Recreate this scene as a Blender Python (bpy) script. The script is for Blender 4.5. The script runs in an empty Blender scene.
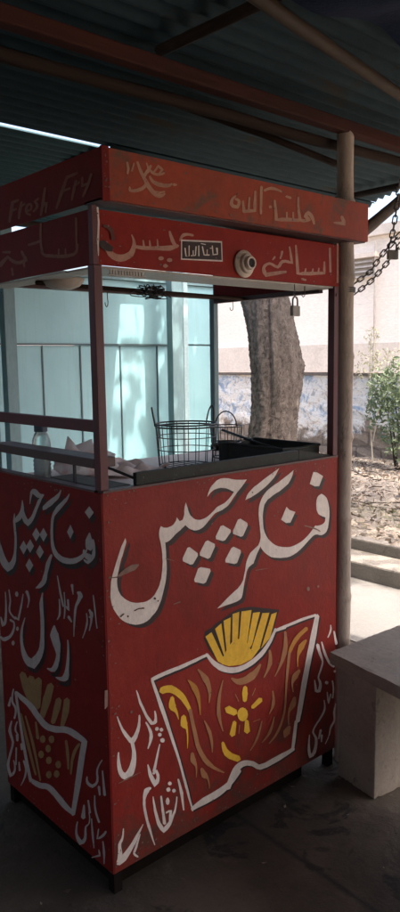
import bpy, bmesh, math, random
from mathutils import Vector, Matrix
from mathutils.geometry import tessellate_polygon
random.seed(7)
C = bpy.context.scene.collection
PI = math.pi
# brush shapes: board, paint, outline points on the board in 0.1 mm
MARKS = [
("big","white","670,9400 610,9310 550,9220 500,9120 450,9000 390,8870 340,8750 300,8650 260,8560 230,8470 200,8370 190,8270 180,8170 170,8070 170,7970 190,7860 210,7770 250,7670 300,7580 360,7490 420,7400 500,7320 600,7240 700,7180 810,7130 920,7090 1040,7070 1160,7070 1270,7090 1370,7130 1450,7190 1550,7250 1630,7330 1690,7420 1770,7560 1820,7700 1870,7840 1910,7960 1940,8080 1960,8210 1970,8350 1970,8490 1960,8640 1960,8780 1950,8920 1940,9060 1990,9060 2040,9070 2090,9090 2150,9120 2210,9160 2260,9200 2330,9240 2390,9270 2460,9300 2520,9340 2580,9370 2640,9410 2690,9360 2750,9310 2810,9270 2880,9240 2950,9210 3020,9200 3110,9200 3200,9220 3280,9250 3360,9300 3430,9350 3500,9410 3580,9470 3650,9520 3730,9570 3820,9590 3910,9600 4000,9620 4080,9650 4160,9680 4230,9720 4330,9800 4420,9890 4510,9970 4600,10050 4700,10120 4790,10190 4860,10250 4920,10310 4980,10360 4830,10370 4670,10390 4520,10410 4390,10440 4260,10480 4130,10500 4040,10510 3950,10510 3860,10490 3790,10470 3730,10430 3670,10390 3610,10350 3560,10300 3520,10240 3490,10190 3460,10120 3440,10060 3500,10110 3560,10160 3630,10200 3700,10230 3780,10240 3860,10250 3960,10250 4060,10230 4160,10210 4260,10170 4360,10120 4460,10070 4410,10020 4370,9980 4310,9940 4240,9890 4160,9840 4080,9800 4000,9780 3910,9760 3830,9740 3780,9720 3740,9690 3700,9660 3620,9610 3550,9570 3470,9530 3390,9500 3300,9480 3210,9470 3140,9470 3060,9490 2990,9510 2930,9550 2870,9600 2820,9650 2780,9720 2750,9790 2730,9860 2710,9910 2690,9960 2670,10020 2650,9970 2630,9920 2620,9870 2610,9820 2610,9770 2610,9710 2590,9660 2570,9610 2540,9560 2500,9560 2470,9550 2440,9550 2400,9600 2370,9640 2350,9670 2340,9630 2320,9580 2290,9550 2250,9510 2210,9480 2150,9460 2090,9450 2020,9440 1950,9450 1900,9460 1850,9490 1810,9520 1780,9480 1760,9440 1750,9400 1740,9330 1740,9270 1750,9210 1770,9140 1790,9060 1800,8990 1820,8880 1830,8770 1830,8660 1840,8550 1830,8450 1820,8340 1800,8240 1780,8130 1740,8030 1710,7950 1660,7870 1600,7800 1550,7740 1480,7690 1400,7650 1320,7630 1230,7620 1140,7630 1050,7640 950,7660 860,7690 770,7730 690,7780 610,7840 550,7900 490,7960 450,8030 410,8110 390,8200 380,8280 380,8360 390,8450 410,8530 440,8630 470,8720 500,8820 530,8900 570,8970 600,9050 630,9130 660,9200 690,9280 690,9320 680,9360"),
("big","white","4020,9180 4320,9000 4320,8930 4100,8740 4010,8730 3750,8830 3740,8910 3930,9170"),
("big","white","4710,9260 4990,9090 5000,9010 4810,8740 4720,8730 4410,8870 4410,8960 4610,9250"),
("big","white","4430,8490 4710,8340 4720,8260 4560,7990 4460,7980 4100,8100 4100,8180 4340,8470"),
("big","white","2780,8780 3060,8560 3070,8490 2890,8290 2800,8290 2530,8440 2520,8520 2700,8780"),
("big","white","3440,8850 3700,8700 3700,8620 3520,8350 3430,8330 3140,8480 3140,8560 3350,8830"),
("big","white","3170,8150 3510,8030 3530,7960 3350,7680 3260,7660 2940,7780 2920,7850 3070,8130"),
("big","white","7000,10410 6920,10370 6830,10330 6740,10290 6590,10230 6440,10170 6290,10110 6160,10070 6030,10020 5910,9970 5810,9920 5720,9850 5640,9780 5580,9710 5530,9630 5490,9540 5470,9450 5460,9350 5460,9250 5470,9130 5490,9000 5510,8870 5520,8770 5540,8660 5540,8560 5520,8490 5490,8420 5440,8350 5400,8330 5360,8310 5310,8290 5240,8250 5170,8220 5100,8180 5040,8110 4990,8040 4950,7970 4920,7880 4900,7780 4880,7680 4840,7560 4800,7430 4720,7330 4580,7230 4410,7160 4240,7080 4080,7000 3920,6910 3760,6830 3910,6830 4050,6840 4200,6840 4360,6840 4530,6850 4680,6880 4740,6930 4770,7000 4790,7070 4820,7210 4850,7340 4890,7470 4920,7560 4940,7640 4990,7720 5040,7770 5110,7800 5180,7830 5200,7830 5230,7830 5270,7910 5320,7990 5360,8070 5420,8150 5470,8220 5530,8300 5580,8220 5640,8150 5710,8080 5800,8010 5900,7940 6010,7880 6140,7840 6270,7810 6400,7780 6550,7760 6710,7740 6860,7740 7020,7770 7180,7810 7330,7870 7470,7940 7610,8020 7750,8100 7840,8150 7940,8200 8050,8220 8160,8210 8260,8170 8370,8150 8470,8160 8560,8190 8620,8230 8690,8340 8720,8460 8740,8580 8760,8720 8760,8860 8740,9000 8710,9110 8670,9220 8610,9330 8540,9390 8450,9450 8350,9500 8270,9480 8190,9450 8140,9410 8100,9310 8090,9200 8100,9090 8110,9020 8150,8940 8200,8870 8240,8840 8300,8810 8360,8780 8420,8750 8490,8730 8550,8700 8550,8640 8540,8580 8500,8540 8430,8510 8340,8490 8240,8490 8180,8490 8110,8500 8050,8520 7970,8450 7890,8390 7810,8330 7680,8250 7540,8180 7390,8120 7220,8080 7040,8050 6860,8040 6690,8060 6510,8100 6340,8150 6200,8210 6070,8290 5960,8380 5860,8470 5780,8580 5720,8680 5670,8810 5650,8940 5640,9070 5630,9170 5640,9270 5660,9370 5680,9450 5710,9530 5770,9590 5850,9660 5960,9700 6070,9750 6220,9800 6370,9840 6510,9900 6640,9960 6760,10020 6850,10110 6920,10200 6970,10300"),
("big","white","6350,10540 6140,10460 5950,10390 5750,10310 5590,10240 5430,10170 5270,10110 5190,10060 5110,10010 5040,9960 4980,9900 4950,9840 4910,9770 5030,9800 5150,9820 5270,9860 5430,9910 5590,9980 5750,10050 5880,10120 6010,10200 6130,10280 6210,10360 6280,10450"),
("big","white","6680,9320 6820,9200 7090,9100 6860,8800 6660,8820 6440,8960"),
("big","white","7940,10250 8130,10210 8420,10060 8230,9760 8020,9780 7770,9890"),
("carton","white","r1360,5470 1420,5420 1550,5430 1680,5440 1820,5450 2000,5450 2180,5460 2370,5460 2560,5470 2740,5490 2940,5500 3080,5520 3220,5530 3370,5540 3390,5580 3330,5620 3180,5620 3030,5610 2890,5600 2700,5590 2510,5580 2320,5570 2140,5570 1950,5570 1770,5560 1630,5550 1500,5540 1370,5520"),
("carton","white","r3310,5640 3290,5600 3360,5500 3430,5390 3510,5280 3590,5190 3690,5100 3790,5010 3910,4930 4050,4860 4180,4800 4320,4750 4460,4720 4590,4700 4770,4700 4930,4710 5090,4730 5270,4770 5430,4830 5590,4890 5730,4980 5860,5090 5980,5200 6050,5280 6110,5370 6170,5460 6190,5490 6210,5540 6230,5580 6190,5620 6130,5620 6110,5590 6090,5550 6060,5520 5990,5440 5930,5360 5850,5290 5720,5190 5590,5100 5450,5030 5300,4970 5140,4920 4980,4890 4830,4870 4690,4870 4530,4880 4430,4900 4320,4930 4220,4960 4110,5010 4000,5070 3900,5140 3800,5200 3710,5270 3630,5340 3540,5430 3460,5530 3380,5620"),
("carton","white","r6110,5550 6170,5500 6650,5480 6680,5520 6610,5570 6140,5590"),
("carton","white","r6100,5550 6160,5510 6390,5510 6620,5510 6860,5520 7080,5520 7310,5530 7540,5530 7730,5530 7920,5520 8120,5510 8150,5550 8090,5600 7880,5610 7690,5620 7490,5630 7260,5630 7030,5620 6810,5610 6570,5610 6340,5600 6120,5590"),
("carton","white","r8190,5570 8070,5550 8000,5350 7920,5140 7850,4940 7780,4690 7700,4450 7630,4200 7560,3960 7480,3710 7410,3470 7350,3220 7290,2970 7230,2730 7200,2580 7160,2440 7130,2300 7220,2190 7330,2200 7370,2340 7420,2480 7460,2620 7530,2870 7600,3110 7670,3360 7740,3600 7810,3850 7890,4090 7970,4340 8050,4580 8130,4830 8180,5040 8230,5260 8280,5470"),
("carton","white","r7150,2310 7080,2300 7050,2150 7020,1990 6990,1840 6960,1680 6940,1530 6910,1370 6970,1300 7050,1300 7080,1460 7120,1610 7150,1770 7170,1930 7200,2090 7220,2250"),
("carton","white","r7090,1370 6990,1440 6730,1430 6480,1440 6220,1440 5960,1440 5700,1430 5450,1470 5410,1490 5320,1570 5200,1670 5060,1750 4920,1820 4780,1870 4630,1890 4510,1880 4410,1850 4320,1790 4250,1710 4200,1640 4130,1540 4070,1440 4020,1330 4080,1220 4200,1200 4260,1300 4330,1390 4410,1480 4470,1540 4530,1600 4600,1640 4670,1670 4750,1680 4830,1670 4920,1650 5020,1600 5120,1550 5210,1480 5320,1380 5490,1280 5800,1240 6070,1240 6340,1240 6590,1260 6830,1280 7080,1310"),
("carton","white","r4640,1630 4550,1660 4400,1580 4240,1510 4080,1460 3940,1430 3780,1410 3630,1400 3460,1390 3280,1390 3100,1390 2950,1360 2810,1330 2670,1290 2660,1230 2740,1170 2900,1170 3070,1160 3230,1150 3410,1150 3590,1150 3770,1160 3930,1190 4080,1230 4220,1290 4380,1370 4520,1460 4660,1560"),
("carton","white","r2730,1150 2750,1160 2700,1390 2640,1610 2590,1840 2500,2170 2410,2490 2320,2820 2230,3130 2130,3440 2030,3750 1940,4050 1840,4360 1740,4660 1640,4920 1540,5190 1440,5450 1390,5480 1360,5450 1440,5190 1530,4930 1610,4660 1720,4360 1820,4060 1930,3760 2030,3450 2140,3140 2240,2830 2330,2510 2410,2180 2500,1860 2560,1630 2630,1410 2690,1180"),
("fries","black","3240,6080 3300,6280 3560,6330 3690,6400 3950,6460 4360,6580 4680,6620 5140,6550 5920,6300 6360,6160 6220,5870 6020,5360 5420,5010 4660,4950 4110,5050 3670,5390 3420,5730"),
("fries","yellow","3300,6130 3530,6200 4020,5230 3930,5150 3760,5270"),
("fries","yellow","3670,6260 3910,6360 4050,5450 4010,5360"),
("fries","yellow","4000,6410 4290,6440 4240,5570 4120,5350"),
("fries","yellow","4360,6520 4630,6520 4560,5690 4320,5450"),
("fries","yellow","4720,6510 5140,6450 4930,5450 4600,5570"),
("fries","yellow","5200,6350 5500,6300 5150,5380 4870,5170"),
("fries","yellow","5600,6240 5910,6180 5490,5220 5040,5080"),
("fries","yellow","6000,6110 6240,6110 5930,5380 5540,5160"),
("fries","yellow","3830,5280 4010,5380 4120,5540 4350,5710 4670,5710 4930,5510 5080,5260 5520,5200 5130,4940 4660,4900 4200,5000 3930,5140"),
("fries","black","r4110,5380 4130,5380 4170,5490 4200,5590 4240,5700 4270,5830 4300,5950 4340,6080 4310,6110 4270,6100 4240,5980 4220,5850 4180,5720 4160,5610 4130,5500 4100,5400"),
("fries","black","r4530,5680 4550,5690 4560,5820 4580,5950 4610,6080 4630,6180 4660,6290 4690,6390 4660,6420 4620,6420 4600,6310 4570,6210 4550,6100 4530,5970 4520,5830 4510,5700"),
("fries","black","r4960,5130 4980,5140 5010,5270 5040,5410 5070,5540 5110,5690 5150,5840 5190,5990 5160,6020 5120,6020 5080,5870 5050,5720 5010,5560 4990,5430 4960,5290 4940,5150"),
("fries","black","r4010,5390 4030,5400 3960,5750 3920,5780 3900,5760 3990,5400"),
("ornament","yellow","r1620,5060 1740,4960 1840,4960 1920,4940 1980,4920 2080,4860 2180,4780 2280,4680 2370,4580 2450,4460 2530,4340 2580,4260 2620,4170 2660,4080 2730,4040 2770,4070 2740,4170 2710,4260 2670,4350 2610,4480 2540,4620 2450,4750 2330,4880 2200,5000 2050,5110 1900,5150 1770,5170 1670,5160"),
("ornament","tan","r2680,4230 2630,4200 2650,4060 2680,3910 2710,3770 2730,3700 2740,3630 2760,3550 2800,3360 2840,3160 2910,2950 3010,2730 3130,2510 3290,2300 3500,2120 3710,1960 3940,1810 3970,1810 3960,1830 3760,2010 3570,2180 3430,2350 3280,2540 3160,2740 3060,2940 2990,3130 2950,3330 2900,3530 2880,3600 2860,3670 2840,3750 2810,3890 2780,4030 2750,4180"),
("ornament","yellow","r2080,4790 2010,4780 1970,4700 1940,4620 1940,4510 2010,4410 2090,4350 2150,4300 2190,4220 2230,4140 2260,4060 2270,4050 2280,4060 2270,4140 2260,4220 2240,4310 2210,4390 2180,4450 2190,4490 2160,4550 2140,4640 2130,4720"),
("ornament","yellow","r2460,4130 2370,4100 2350,4030 2340,3950 2340,3850 2420,3760 2490,3710 2530,3680 2560,3490 2560,3300 2560,3110 2570,3100 2580,3100 2600,3280 2610,3470 2600,3660 2590,3730 2580,3800 2590,3830 2570,3890 2550,3960 2540,4040"),
("ornament","orange","r2620,5080 2620,5050 2680,4960 2730,4860 2760,4770 2830,4660 2890,4540 2940,4420 2990,4250 3020,4080 3040,3920 3060,3900 3070,3910 3080,4070 3080,4230 3070,4400 3050,4530 3010,4660 2950,4800 2860,4900 2760,4990 2660,5070"),
("ornament","tan","r2990,5280 2980,5250 3060,5130 3120,5010 3170,4890 3250,4780 3310,4670 3350,4550 3380,4420 3380,4290 3380,4160 3390,4150 3410,4150 3450,4270 3480,4390 3490,4520 3470,4650 3440,4780 3380,4920 3270,5040 3150,5160 3030,5270"),
("ornament","tan","r3950,4660 3930,4660 3850,4500 3780,4340 3730,4170 3700,4020 3690,3860 3690,3700 3750,3500 3830,3310 3910,3110 3930,3100 3940,3110 3890,3300 3860,3480 3850,3660 3830,3820 3830,3970 3850,4120 3870,4300 3910,4470 3960,4650"),
("ornament","tan","r3210,3700 3190,3680 3250,3550 3290,3430 3330,3310 3370,3200 3400,3090 3430,2980 3450,2860 3470,2750 3480,2630 3500,2620 3510,2620 3520,2730 3530,2840 3530,2950 3510,3060 3490,3180 3460,3290 3390,3430 3310,3560 3230,3680"),
("ornament","tan","r2740,2930 2680,2910 2670,2840 2660,2760 2670,2670 2730,2590 2790,2520 2840,2460 2860,2350 2860,2240 2860,2130 2870,2120 2880,2120 2900,2220 2910,2330 2910,2440 2900,2520 2880,2600 2870,2650 2840,2720 2820,2790 2800,2870"),
("ornament","tan","r3070,2330 3030,2290 3040,2220 3050,2130 3080,2040 3160,1970 3230,1930 3280,1900 3310,1800 3340,1690 3350,1580 3370,1570 3380,1570 3380,1680 3370,1780 3340,1890 3320,1970 3290,2030 3280,2070 3230,2130 3190,2200 3140,2280"),
("ornament","yellow","r3910,2800 3860,2770 3870,2650 3900,2500 3980,2340 4140,2180 4330,2050 4510,1930 4650,1950 4590,2090 4420,2200 4280,2300 4170,2410 4090,2500 4030,2620 3970,2750"),
("ornament","tan","r4260,4630 4270,4580 4360,4480 4480,4370 4650,4290 4860,4250 5060,4260 5240,4290 5370,4390 5460,4510 5540,4640 5520,4680 5470,4690 5320,4620 5180,4560 5030,4540 4900,4500 4760,4490 4620,4500 4540,4510 4440,4550 4320,4620"),
("ornament","tan","r5910,5020 5860,5000 5870,4860 5860,4730 5830,4610 5790,4470 5720,4340 5630,4210 5640,4200 5660,4190 5790,4290 5910,4400 6010,4530 6020,4680 6000,4830 5960,4980"),
("ornament","tan","r6610,5420 6560,5400 6560,5170 6540,4960 6480,4770 6400,4530 6280,4310 6130,4100 6140,4080 6160,4080 6360,4260 6550,4450 6700,4670 6730,4900 6710,5140 6670,5370"),
("ornament","orange","r7690,5250 7570,5300 7380,5230 7200,5160 7030,5070 6920,4950 6820,4830 6750,4700 6790,4630 6880,4620 6980,4740 7080,4850 7200,4940 7340,5030 7510,5100 7700,5170"),
("ornament","tan","r6820,4690 6750,4680 6700,4380 6660,4090 6630,3780 6610,3450 6590,3120 6540,2800 6460,2610 6360,2440 6240,2290 6130,2180 6000,2090 5860,2020 5860,1990 5900,1980 6050,2040 6200,2120 6330,2220 6450,2380 6550,2560 6620,2760 6680,3080 6700,3420 6730,3750 6780,4040 6830,4340 6880,4640"),
("ornament","orange","r7640,4860 7570,4880 7460,4860 7350,4820 7250,4780 7210,4670 7180,4560 7180,4440 7170,4330 7180,4210 7190,4090 7210,4080 7230,4080 7230,4200 7240,4310 7270,4410 7340,4480 7420,4550 7510,4610 7550,4680 7600,4740 7660,4810"),
("ornament","tan","r7330,3950 7240,3980 7140,3950 7050,3920 6970,3880 6930,3800 6910,3710 6900,3620 6910,3520 6940,3420 6970,3310 7000,3300 7020,3310 7000,3410 6990,3500 6990,3580 7050,3630 7120,3670 7210,3710 7240,3770 7290,3830 7350,3880"),
("ornament","tan","r7080,3130 6990,3130 6940,3060 6900,3010 6850,2960 6820,2890 6770,2820 6750,2730 6730,2580 6740,2430 6760,2280 6780,2260 6810,2260 6800,2410 6810,2550 6840,2680 6910,2720 7000,2750 7100,2800 7130,2880 7140,2970 7140,3050"),
("ornament","tan","r6850,2230 6750,2250 6670,2230 6600,2200 6530,2170 6530,2100 6540,2040 6550,1970 6580,1920 6630,1910 6700,1930 6770,1950 6840,1960 6850,2020 6870,2090 6890,2150"),
("ornament","tan","r6040,3660 6010,3650 6020,3510 6020,3380 5990,3260 5970,3160 5930,3060 5870,2970 5880,2950 5900,2950 5990,3020 6080,3090 6140,3190 6140,3340 6110,3490 6080,3630"),
("ornament","tan","r6110,2800 6080,2800 6020,2650 5940,2510 5840,2390 5770,2300 5660,2230 5550,2160 5550,2140 5570,2130 5710,2180 5840,2240 5960,2310 6040,2450 6090,2610 6130,2770"),
("ornament","tan","r5560,2850 5530,2850 5460,2700 5380,2540 5290,2400 5220,2290 5130,2190 5030,2100 5030,2080 5050,2070 5180,2150 5290,2230 5390,2330 5470,2490 5530,2660 5580,2830"),
("ornament","yellow","4960,3260 4930,3160 4850,3110 4740,3120 4630,3190 4550,3290 4520,3410 4550,3520 4630,3570 4740,3560 4850,3490 4930,3390"),
("ornament","yellow","r4850,4200 4770,4180 4750,4120 4730,4060 4720,4000 4730,3920 4740,3840 4750,3760 4830,3690 4910,3710 4930,3780 4940,3850 4960,3920 4940,3990 4940,4060 4930,4130"),
("ornament","yellow","r5110,3400 5210,3360 5580,3460 5570,3570 5430,3630 5100,3480"),
("ornament","yellow","r4910,3120 4830,3100 4790,2780 4920,2660 5040,2700 4990,3040"),
("ornament","yellow","r4410,3260 4330,3260 4190,2920 4280,2800 4420,2810 4480,3180"),
("ornament","yellow","r4010,3790 4060,3630 4370,3430 4530,3440 4480,3580 4180,3800"),
("ornament","tan","r4430,4080 4420,4070 4560,3800 4580,3790 4590,3800 4450,4070"),
("ornament","tan","r5290,3990 5270,3990 5130,3810 5140,3790 5160,3790 5290,3970"),
("ornament","tan","r4600,3070 4580,3060 4550,2810 4560,2800 4580,2800 4620,3050"),
("ornament","tan","r5160,2960 5180,2950 5490,2920 5490,2930 5480,2940 5170,2970"),
("small","white","r880,5350 870,5330 900,5210 930,5080 960,4950 1020,4820 1080,4680 1140,4540 1190,4440 1250,4350 1320,4240 1420,4210 1480,4210 1530,4240 1530,4350 1520,4450 1490,4560 1460,4590 1440,4570 1450,4470 1450,4380 1420,4300 1420,4310 1400,4310 1390,4300 1340,4370 1280,4460 1220,4550 1160,4680 1100,4820 1040,4950 990,5080 950,5210 900,5330"),
("small","white","r1160,4380 1140,4360 1190,4260 1230,4150 1260,4050 1270,4000 1270,3940 1260,3900 1250,3800 1220,3710 1190,3630 1200,3610 1220,3600 1280,3680 1330,3760 1370,3840 1380,3900 1370,3970 1360,4040 1310,4150 1250,4260 1180,4370"),
("small","white","1590,4030 1570,4000 1520,4000 1470,4030 1460,4080 1480,4110 1520,4110 1570,4080"),
("small","white","1740,3950 1720,3920 1670,3920 1630,3950 1610,4000 1630,4030 1680,4030 1720,3990"),
("small","white","1680,3830 1660,3800 1610,3800 1560,3840 1550,3880 1570,3910 1610,3910 1660,3880"),
("small","white","1780,3630 1750,3590 1700,3600 1640,3640 1620,3700 1640,3730 1700,3730 1760,3690"),
("small","white","r260,4850 250,4840 280,4710 320,4580 370,4440 420,4330 480,4220 550,4110 580,4060 610,4010 740,3920 820,3990 870,4050 900,4120 940,4200 960,4270 980,4350 980,4440 990,4530 980,4620 960,4650 930,4640 920,4560 910,4470 890,4400 870,4330 830,4260 790,4200 750,4150 690,4110 660,4070 720,4070 690,4100 650,4140 580,4240 510,4350 440,4450 380,4580 330,4700 280,4830"),
("small","white","r680,4050 640,4020 660,3920 680,3830 690,3740 680,3640 670,3550 640,3470 610,3400 570,3330 520,3280 500,3260 450,3240 460,3220 460,3230 420,3270 390,3300 350,3400 330,3490 310,3590 300,3680 290,3770 290,3860 270,3880 250,3880 230,3800 220,3710 210,3620 210,3530 220,3420 250,3300 290,3220 340,3140 470,3030 590,3040 660,3060 720,3110 760,3190 790,3280 810,3380 820,3480 820,3590 810,3700 790,3800 770,3910 740,4010"),
("small","white","r1610,3600 1590,3600 1540,3490 1500,3380 1460,3260 1420,3150 1380,3040 1340,2930 1380,2860 1440,2870 1470,2990 1500,3110 1530,3220 1560,3340 1590,3460 1620,3580"),
("small","white","r1190,3180 1170,3170 1180,3060 1190,2950 1210,2840 1250,2730 1300,2620 1390,2450 1530,2500 1560,2560 1570,2630 1570,2720 1540,2800 1490,2910 1390,2910 1360,2890 1330,2880 1340,2840 1390,2810 1420,2820 1450,2840 1450,2870 1450,2810 1470,2740 1470,2680 1440,2640 1400,2610 1440,2570 1430,2620 1380,2730 1330,2830 1290,2940 1250,3050 1210,3160"),
("small","white","r1290,2470 1250,2510 1190,2530 1120,2540 1050,2530 1020,2450 1000,2360 1000,2270 990,2160 1000,2050 1010,1940 1040,1780 1080,1610 1120,1440 1190,1230 1260,1010 1340,790 1360,780 1370,790 1310,1000 1260,1220 1210,1430 1160,1590 1130,1750 1100,1910 1080,2020 1080,2130 1080,2220 1110,2290 1150,2350 1200,2390 1210,2410 1230,2430 1270,2440"),
("small","white","r2210,2350 2190,2330 2220,2190 2250,2040 2270,1900 2310,1710 2340,1530 2370,1350 2400,1320 2420,1330 2410,1510 2400,1680 2390,1860 2340,2020 2300,2170 2250,2320"),
("small","white","1990,2300 1970,2270 1920,2270 1870,2310 1850,2360 1870,2390 1920,2390 1970,2350"),
("small","white","1940,2140 1920,2110 1860,2110 1810,2150 1790,2210 1810,2240 1870,2240 1920,2200"),
("small","white","2130,2030 2100,2000 2050,2000 2010,2040 1990,2090 2010,2120 2060,2120 2110,2080"),
("small","white","1900,1820 1880,1750 1830,1740 1780,1790 1760,1880 1790,1950 1840,1960 1880,1900"),
("small","white","r1330,2210 1320,2200 1320,2060 1340,1930 1350,1780 1380,1640 1410,1500 1450,1340 1500,1240 1550,1140 1670,990 1800,1020 1870,1060 1930,1110 1970,1170 2000,1230 2030,1290 2060,1350 2100,1400 2120,1470 2150,1580 2170,1700 2180,1820 2160,1850 2140,1850 2120,1730 2090,1620 2060,1510 2030,1460 1990,1410 1950,1360 1910,1310 1870,1260 1820,1220 1760,1190 1690,1160 1670,1130 1670,1160 1620,1250 1570,1330 1520,1470 1480,1620 1440,1760 1410,1900 1380,2050 1350,2190"),
("small","white","r1610,2110 1580,2100 1590,1960 1600,1820 1610,1670 1630,1540 1640,1400 1650,1270 1710,1210 1760,1230 1740,1370 1720,1500 1700,1640 1680,1790 1660,1940 1640,2080"),
("small","white","r1750,1540 1780,1510 1850,1510 1910,1500 1890,1550 1870,1420 1860,1330 1860,1250 1890,1200 1930,1210 1940,1280 1960,1380 1980,1520 1870,1570 1830,1570 1760,1570"),
("small","white","r350,1750 330,1740 310,1660 300,1580 270,1500 240,1470 200,1430 170,1380 160,1290 160,1200 150,1120 140,1060 130,990 100,930 140,860 200,850 230,910 260,980 290,1050 280,1150 260,1250 260,1330 270,1370 310,1410 330,1460 350,1540 360,1630 360,1730"),
("small","white","r100,840 200,780 260,790 330,800 400,820 490,900 580,990 660,1080 720,1140 770,1210 810,1280 870,1370 930,1460 990,1550 990,1570 970,1570 890,1500 810,1430 730,1360 670,1300 610,1240 550,1190 450,1120 350,1060 240,1010 200,980 150,950 100,930"),
("small","white","r880,1340 860,1340 800,1250 750,1150 700,1050 670,1000 640,950 630,880 670,810 720,760 770,710 800,710 790,750 750,800 720,830 710,850 710,900 740,950 770,1000 810,1110 850,1210 890,1320"),
("small","white","r8870,5030 8850,5030 8850,4970 8850,4910 8830,4860 8800,4790 8760,4720 8700,4650 8720,4620 8760,4620 8820,4680 8880,4750 8920,4820 8930,4890 8910,4950 8900,5020"),
("small","white","r9050,4780 9010,4770 9120,4290 9200,4240 9260,4270 9100,4750"),
("small","white","r8400,4580 8380,4570 8410,4450 8440,4330 8480,4210 8540,4080 8620,3940 8710,3800 8780,3710 8860,3630 8950,3550 9010,3540 9010,3580 8940,3650 8870,3730 8820,3810 8740,3940 8670,4070 8610,4200 8540,4320 8490,4440 8440,4560"),
("small","white","9110,3520 9090,3500 9040,3500 8990,3530 8970,3570 8990,3590 9040,3590 9090,3560"),
("small","white","9190,3320 9170,3290 9120,3290 9070,3320 9050,3360 9070,3390 9120,3390 9170,3360"),
("small","white","8780,3050 8750,3010 8680,3020 8620,3060 8590,3110 8620,3150 8680,3140 8750,3100"),
("small","white","r8180,4580 8120,4540 8160,4420 8210,4310 8260,4190 8320,4090 8380,3990 8420,3900 8410,3820 8370,3740 8330,3660 8290,3580 8240,3510 8210,3420 8230,3330 8270,3240 8290,3170 8280,3100 8250,3030 8230,2970 8220,2990 8170,3000 8190,2950 8160,3120 8120,3250 8090,3350 8060,3380 8040,3370 8040,3270 8050,3150 8070,2970 8180,2900 8230,2880 8360,2860 8410,2960 8430,3040 8420,3140 8380,3240 8320,3320 8290,3390 8320,3470 8370,3540 8420,3610 8460,3690 8500,3780 8510,3880 8490,3980 8440,4080 8400,4180 8350,4290 8320,4410 8280,4520"),
("small","white","r8980,3070 8960,3060 8980,2950 9000,2850 9010,2740 9010,2650 8990,2550 8960,2460 9000,2420 9050,2420 9070,2520 9090,2610 9100,2720 9080,2830 9060,2940 9020,3050"),
("small","white","r8720,2750 8690,2740 8710,2570 8720,2450 8810,2290 8880,2420 8920,2510 8950,2580 8920,2620 8870,2630 8830,2550 8790,2470 8750,2360 8810,2420 8780,2550 8750,2730"),
("small","white","r8560,2520 8530,2510 8550,2400 8560,2300 8540,2210 8500,2130 8430,2060 8350,1990 8270,1920 8170,1860 8080,1790 8020,1740 7970,1680 7950,1590 8000,1490 8060,1390 8090,1310 8090,1170 8050,1040 7990,920 7950,880 7880,860 7890,810 7900,860 7870,970 7850,1080 7830,1240 7830,1390 7840,1550 7820,1570 7790,1570 7760,1420 7740,1270 7720,1120 7730,1010 7750,900 7820,740 8000,730 8090,760 8150,820 8210,960 8230,1110 8230,1270 8170,1380 8090,1490 8040,1570 8050,1630 8090,1690 8150,1740 8240,1810 8340,1860 8430,1930 8520,2000 8590,2070 8640,2170 8640,2270 8620,2380 8590,2490"),
("small","white","r8410,1540 8340,1550 8250,1280 8280,1230 8330,1230 8460,1480"),
("small","white","r8450,1350 8380,1340 8400,1100 8430,1070 8460,1070 8510,1290"),
("small","white","r9180,2190 9150,2190 9110,2100 9070,2010 9040,1920 9050,1810 9070,1700 9060,1610 9010,1560 8940,1510 8880,1450 8850,1360 8830,1270 8810,1180 8750,1100 8690,1020 8620,950 8630,930 8660,920 8730,990 8810,1070 8870,1150 8910,1230 8930,1320 8970,1390 9030,1440 9100,1490 9160,1560 9170,1670 9160,1770 9160,1870 9170,1970 9190,2070 9210,2160"),
("wear","smear","r350,8450 370,8440 470,8460 570,8480 680,8490 760,8510 840,8520 930,8530 970,8560 1010,8590 1050,8630 1060,8640 1040,8660 980,8670 910,8680 850,8690 770,8670 680,8650 600,8620 510,8570 430,8520 350,8460"),
("wear","smear","r1920,8630 1930,8620 2230,8510 2240,8520 2230,8520 1930,8640"),
("wear","smear","r2160,7340 2170,7330 2400,7330 2410,7350 2380,7370 2160,7350"),
("wear","rust","r870,7470 890,7460 940,7470 980,7480 1030,7480 1080,7470 1130,7460 1180,7450 1200,7460 1180,7490 1130,7500 1080,7500 1030,7510 970,7510 920,7500 870,7490"),
("wear","rust","r430,7420 460,7410 560,7460 560,7480 540,7490 430,7440"),
("wear","rust","1580,7630 1570,7610 1540,7610 1510,7630 1500,7650 1510,7670 1540,7680 1570,7660"),
("wear","rust","1670,7550 1660,7540 1640,7530 1620,7540 1620,7560 1630,7570 1640,7580 1660,7570"),
("wear","rust","700,7370 690,7360 670,7350 650,7370 640,7390 650,7400 670,7410 690,7390"),
("wear","rust","r200,8490 210,8470 510,8430 520,8440 510,8460 210,8490"),
("wear","smear","r7490,8610 7500,8590 7680,8530 7860,8460 8040,8390 8120,8360 8190,8320 8270,8280 8290,8280 8290,8300 8220,8350 8140,8390 8060,8430 7880,8500 7690,8560 7510,8620"),
("wear","smear","r5300,7630 5310,7610 5850,7570 5850,7580 5840,7580 5310,7640"),
("wear","smear","-100,5660 -10,5640 -30,5220 -120,5170"),
("wear","smear","r220,3050 240,3040 350,3040 470,3050 590,3050 700,3050 820,3060 940,3060 940,3060 930,3070 810,3080 690,3080 570,3090 450,3080 340,3070 220,3060"),
("wear","smear","7770,6510 7750,6460 7700,6450 7650,6480 7620,6540 7650,6590 7700,6600 7750,6560"),
("wear","smear","8250,6480 8230,6460 8200,6450 8160,6470 8140,6510 8160,6530 8190,6540 8230,6520"),
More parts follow.
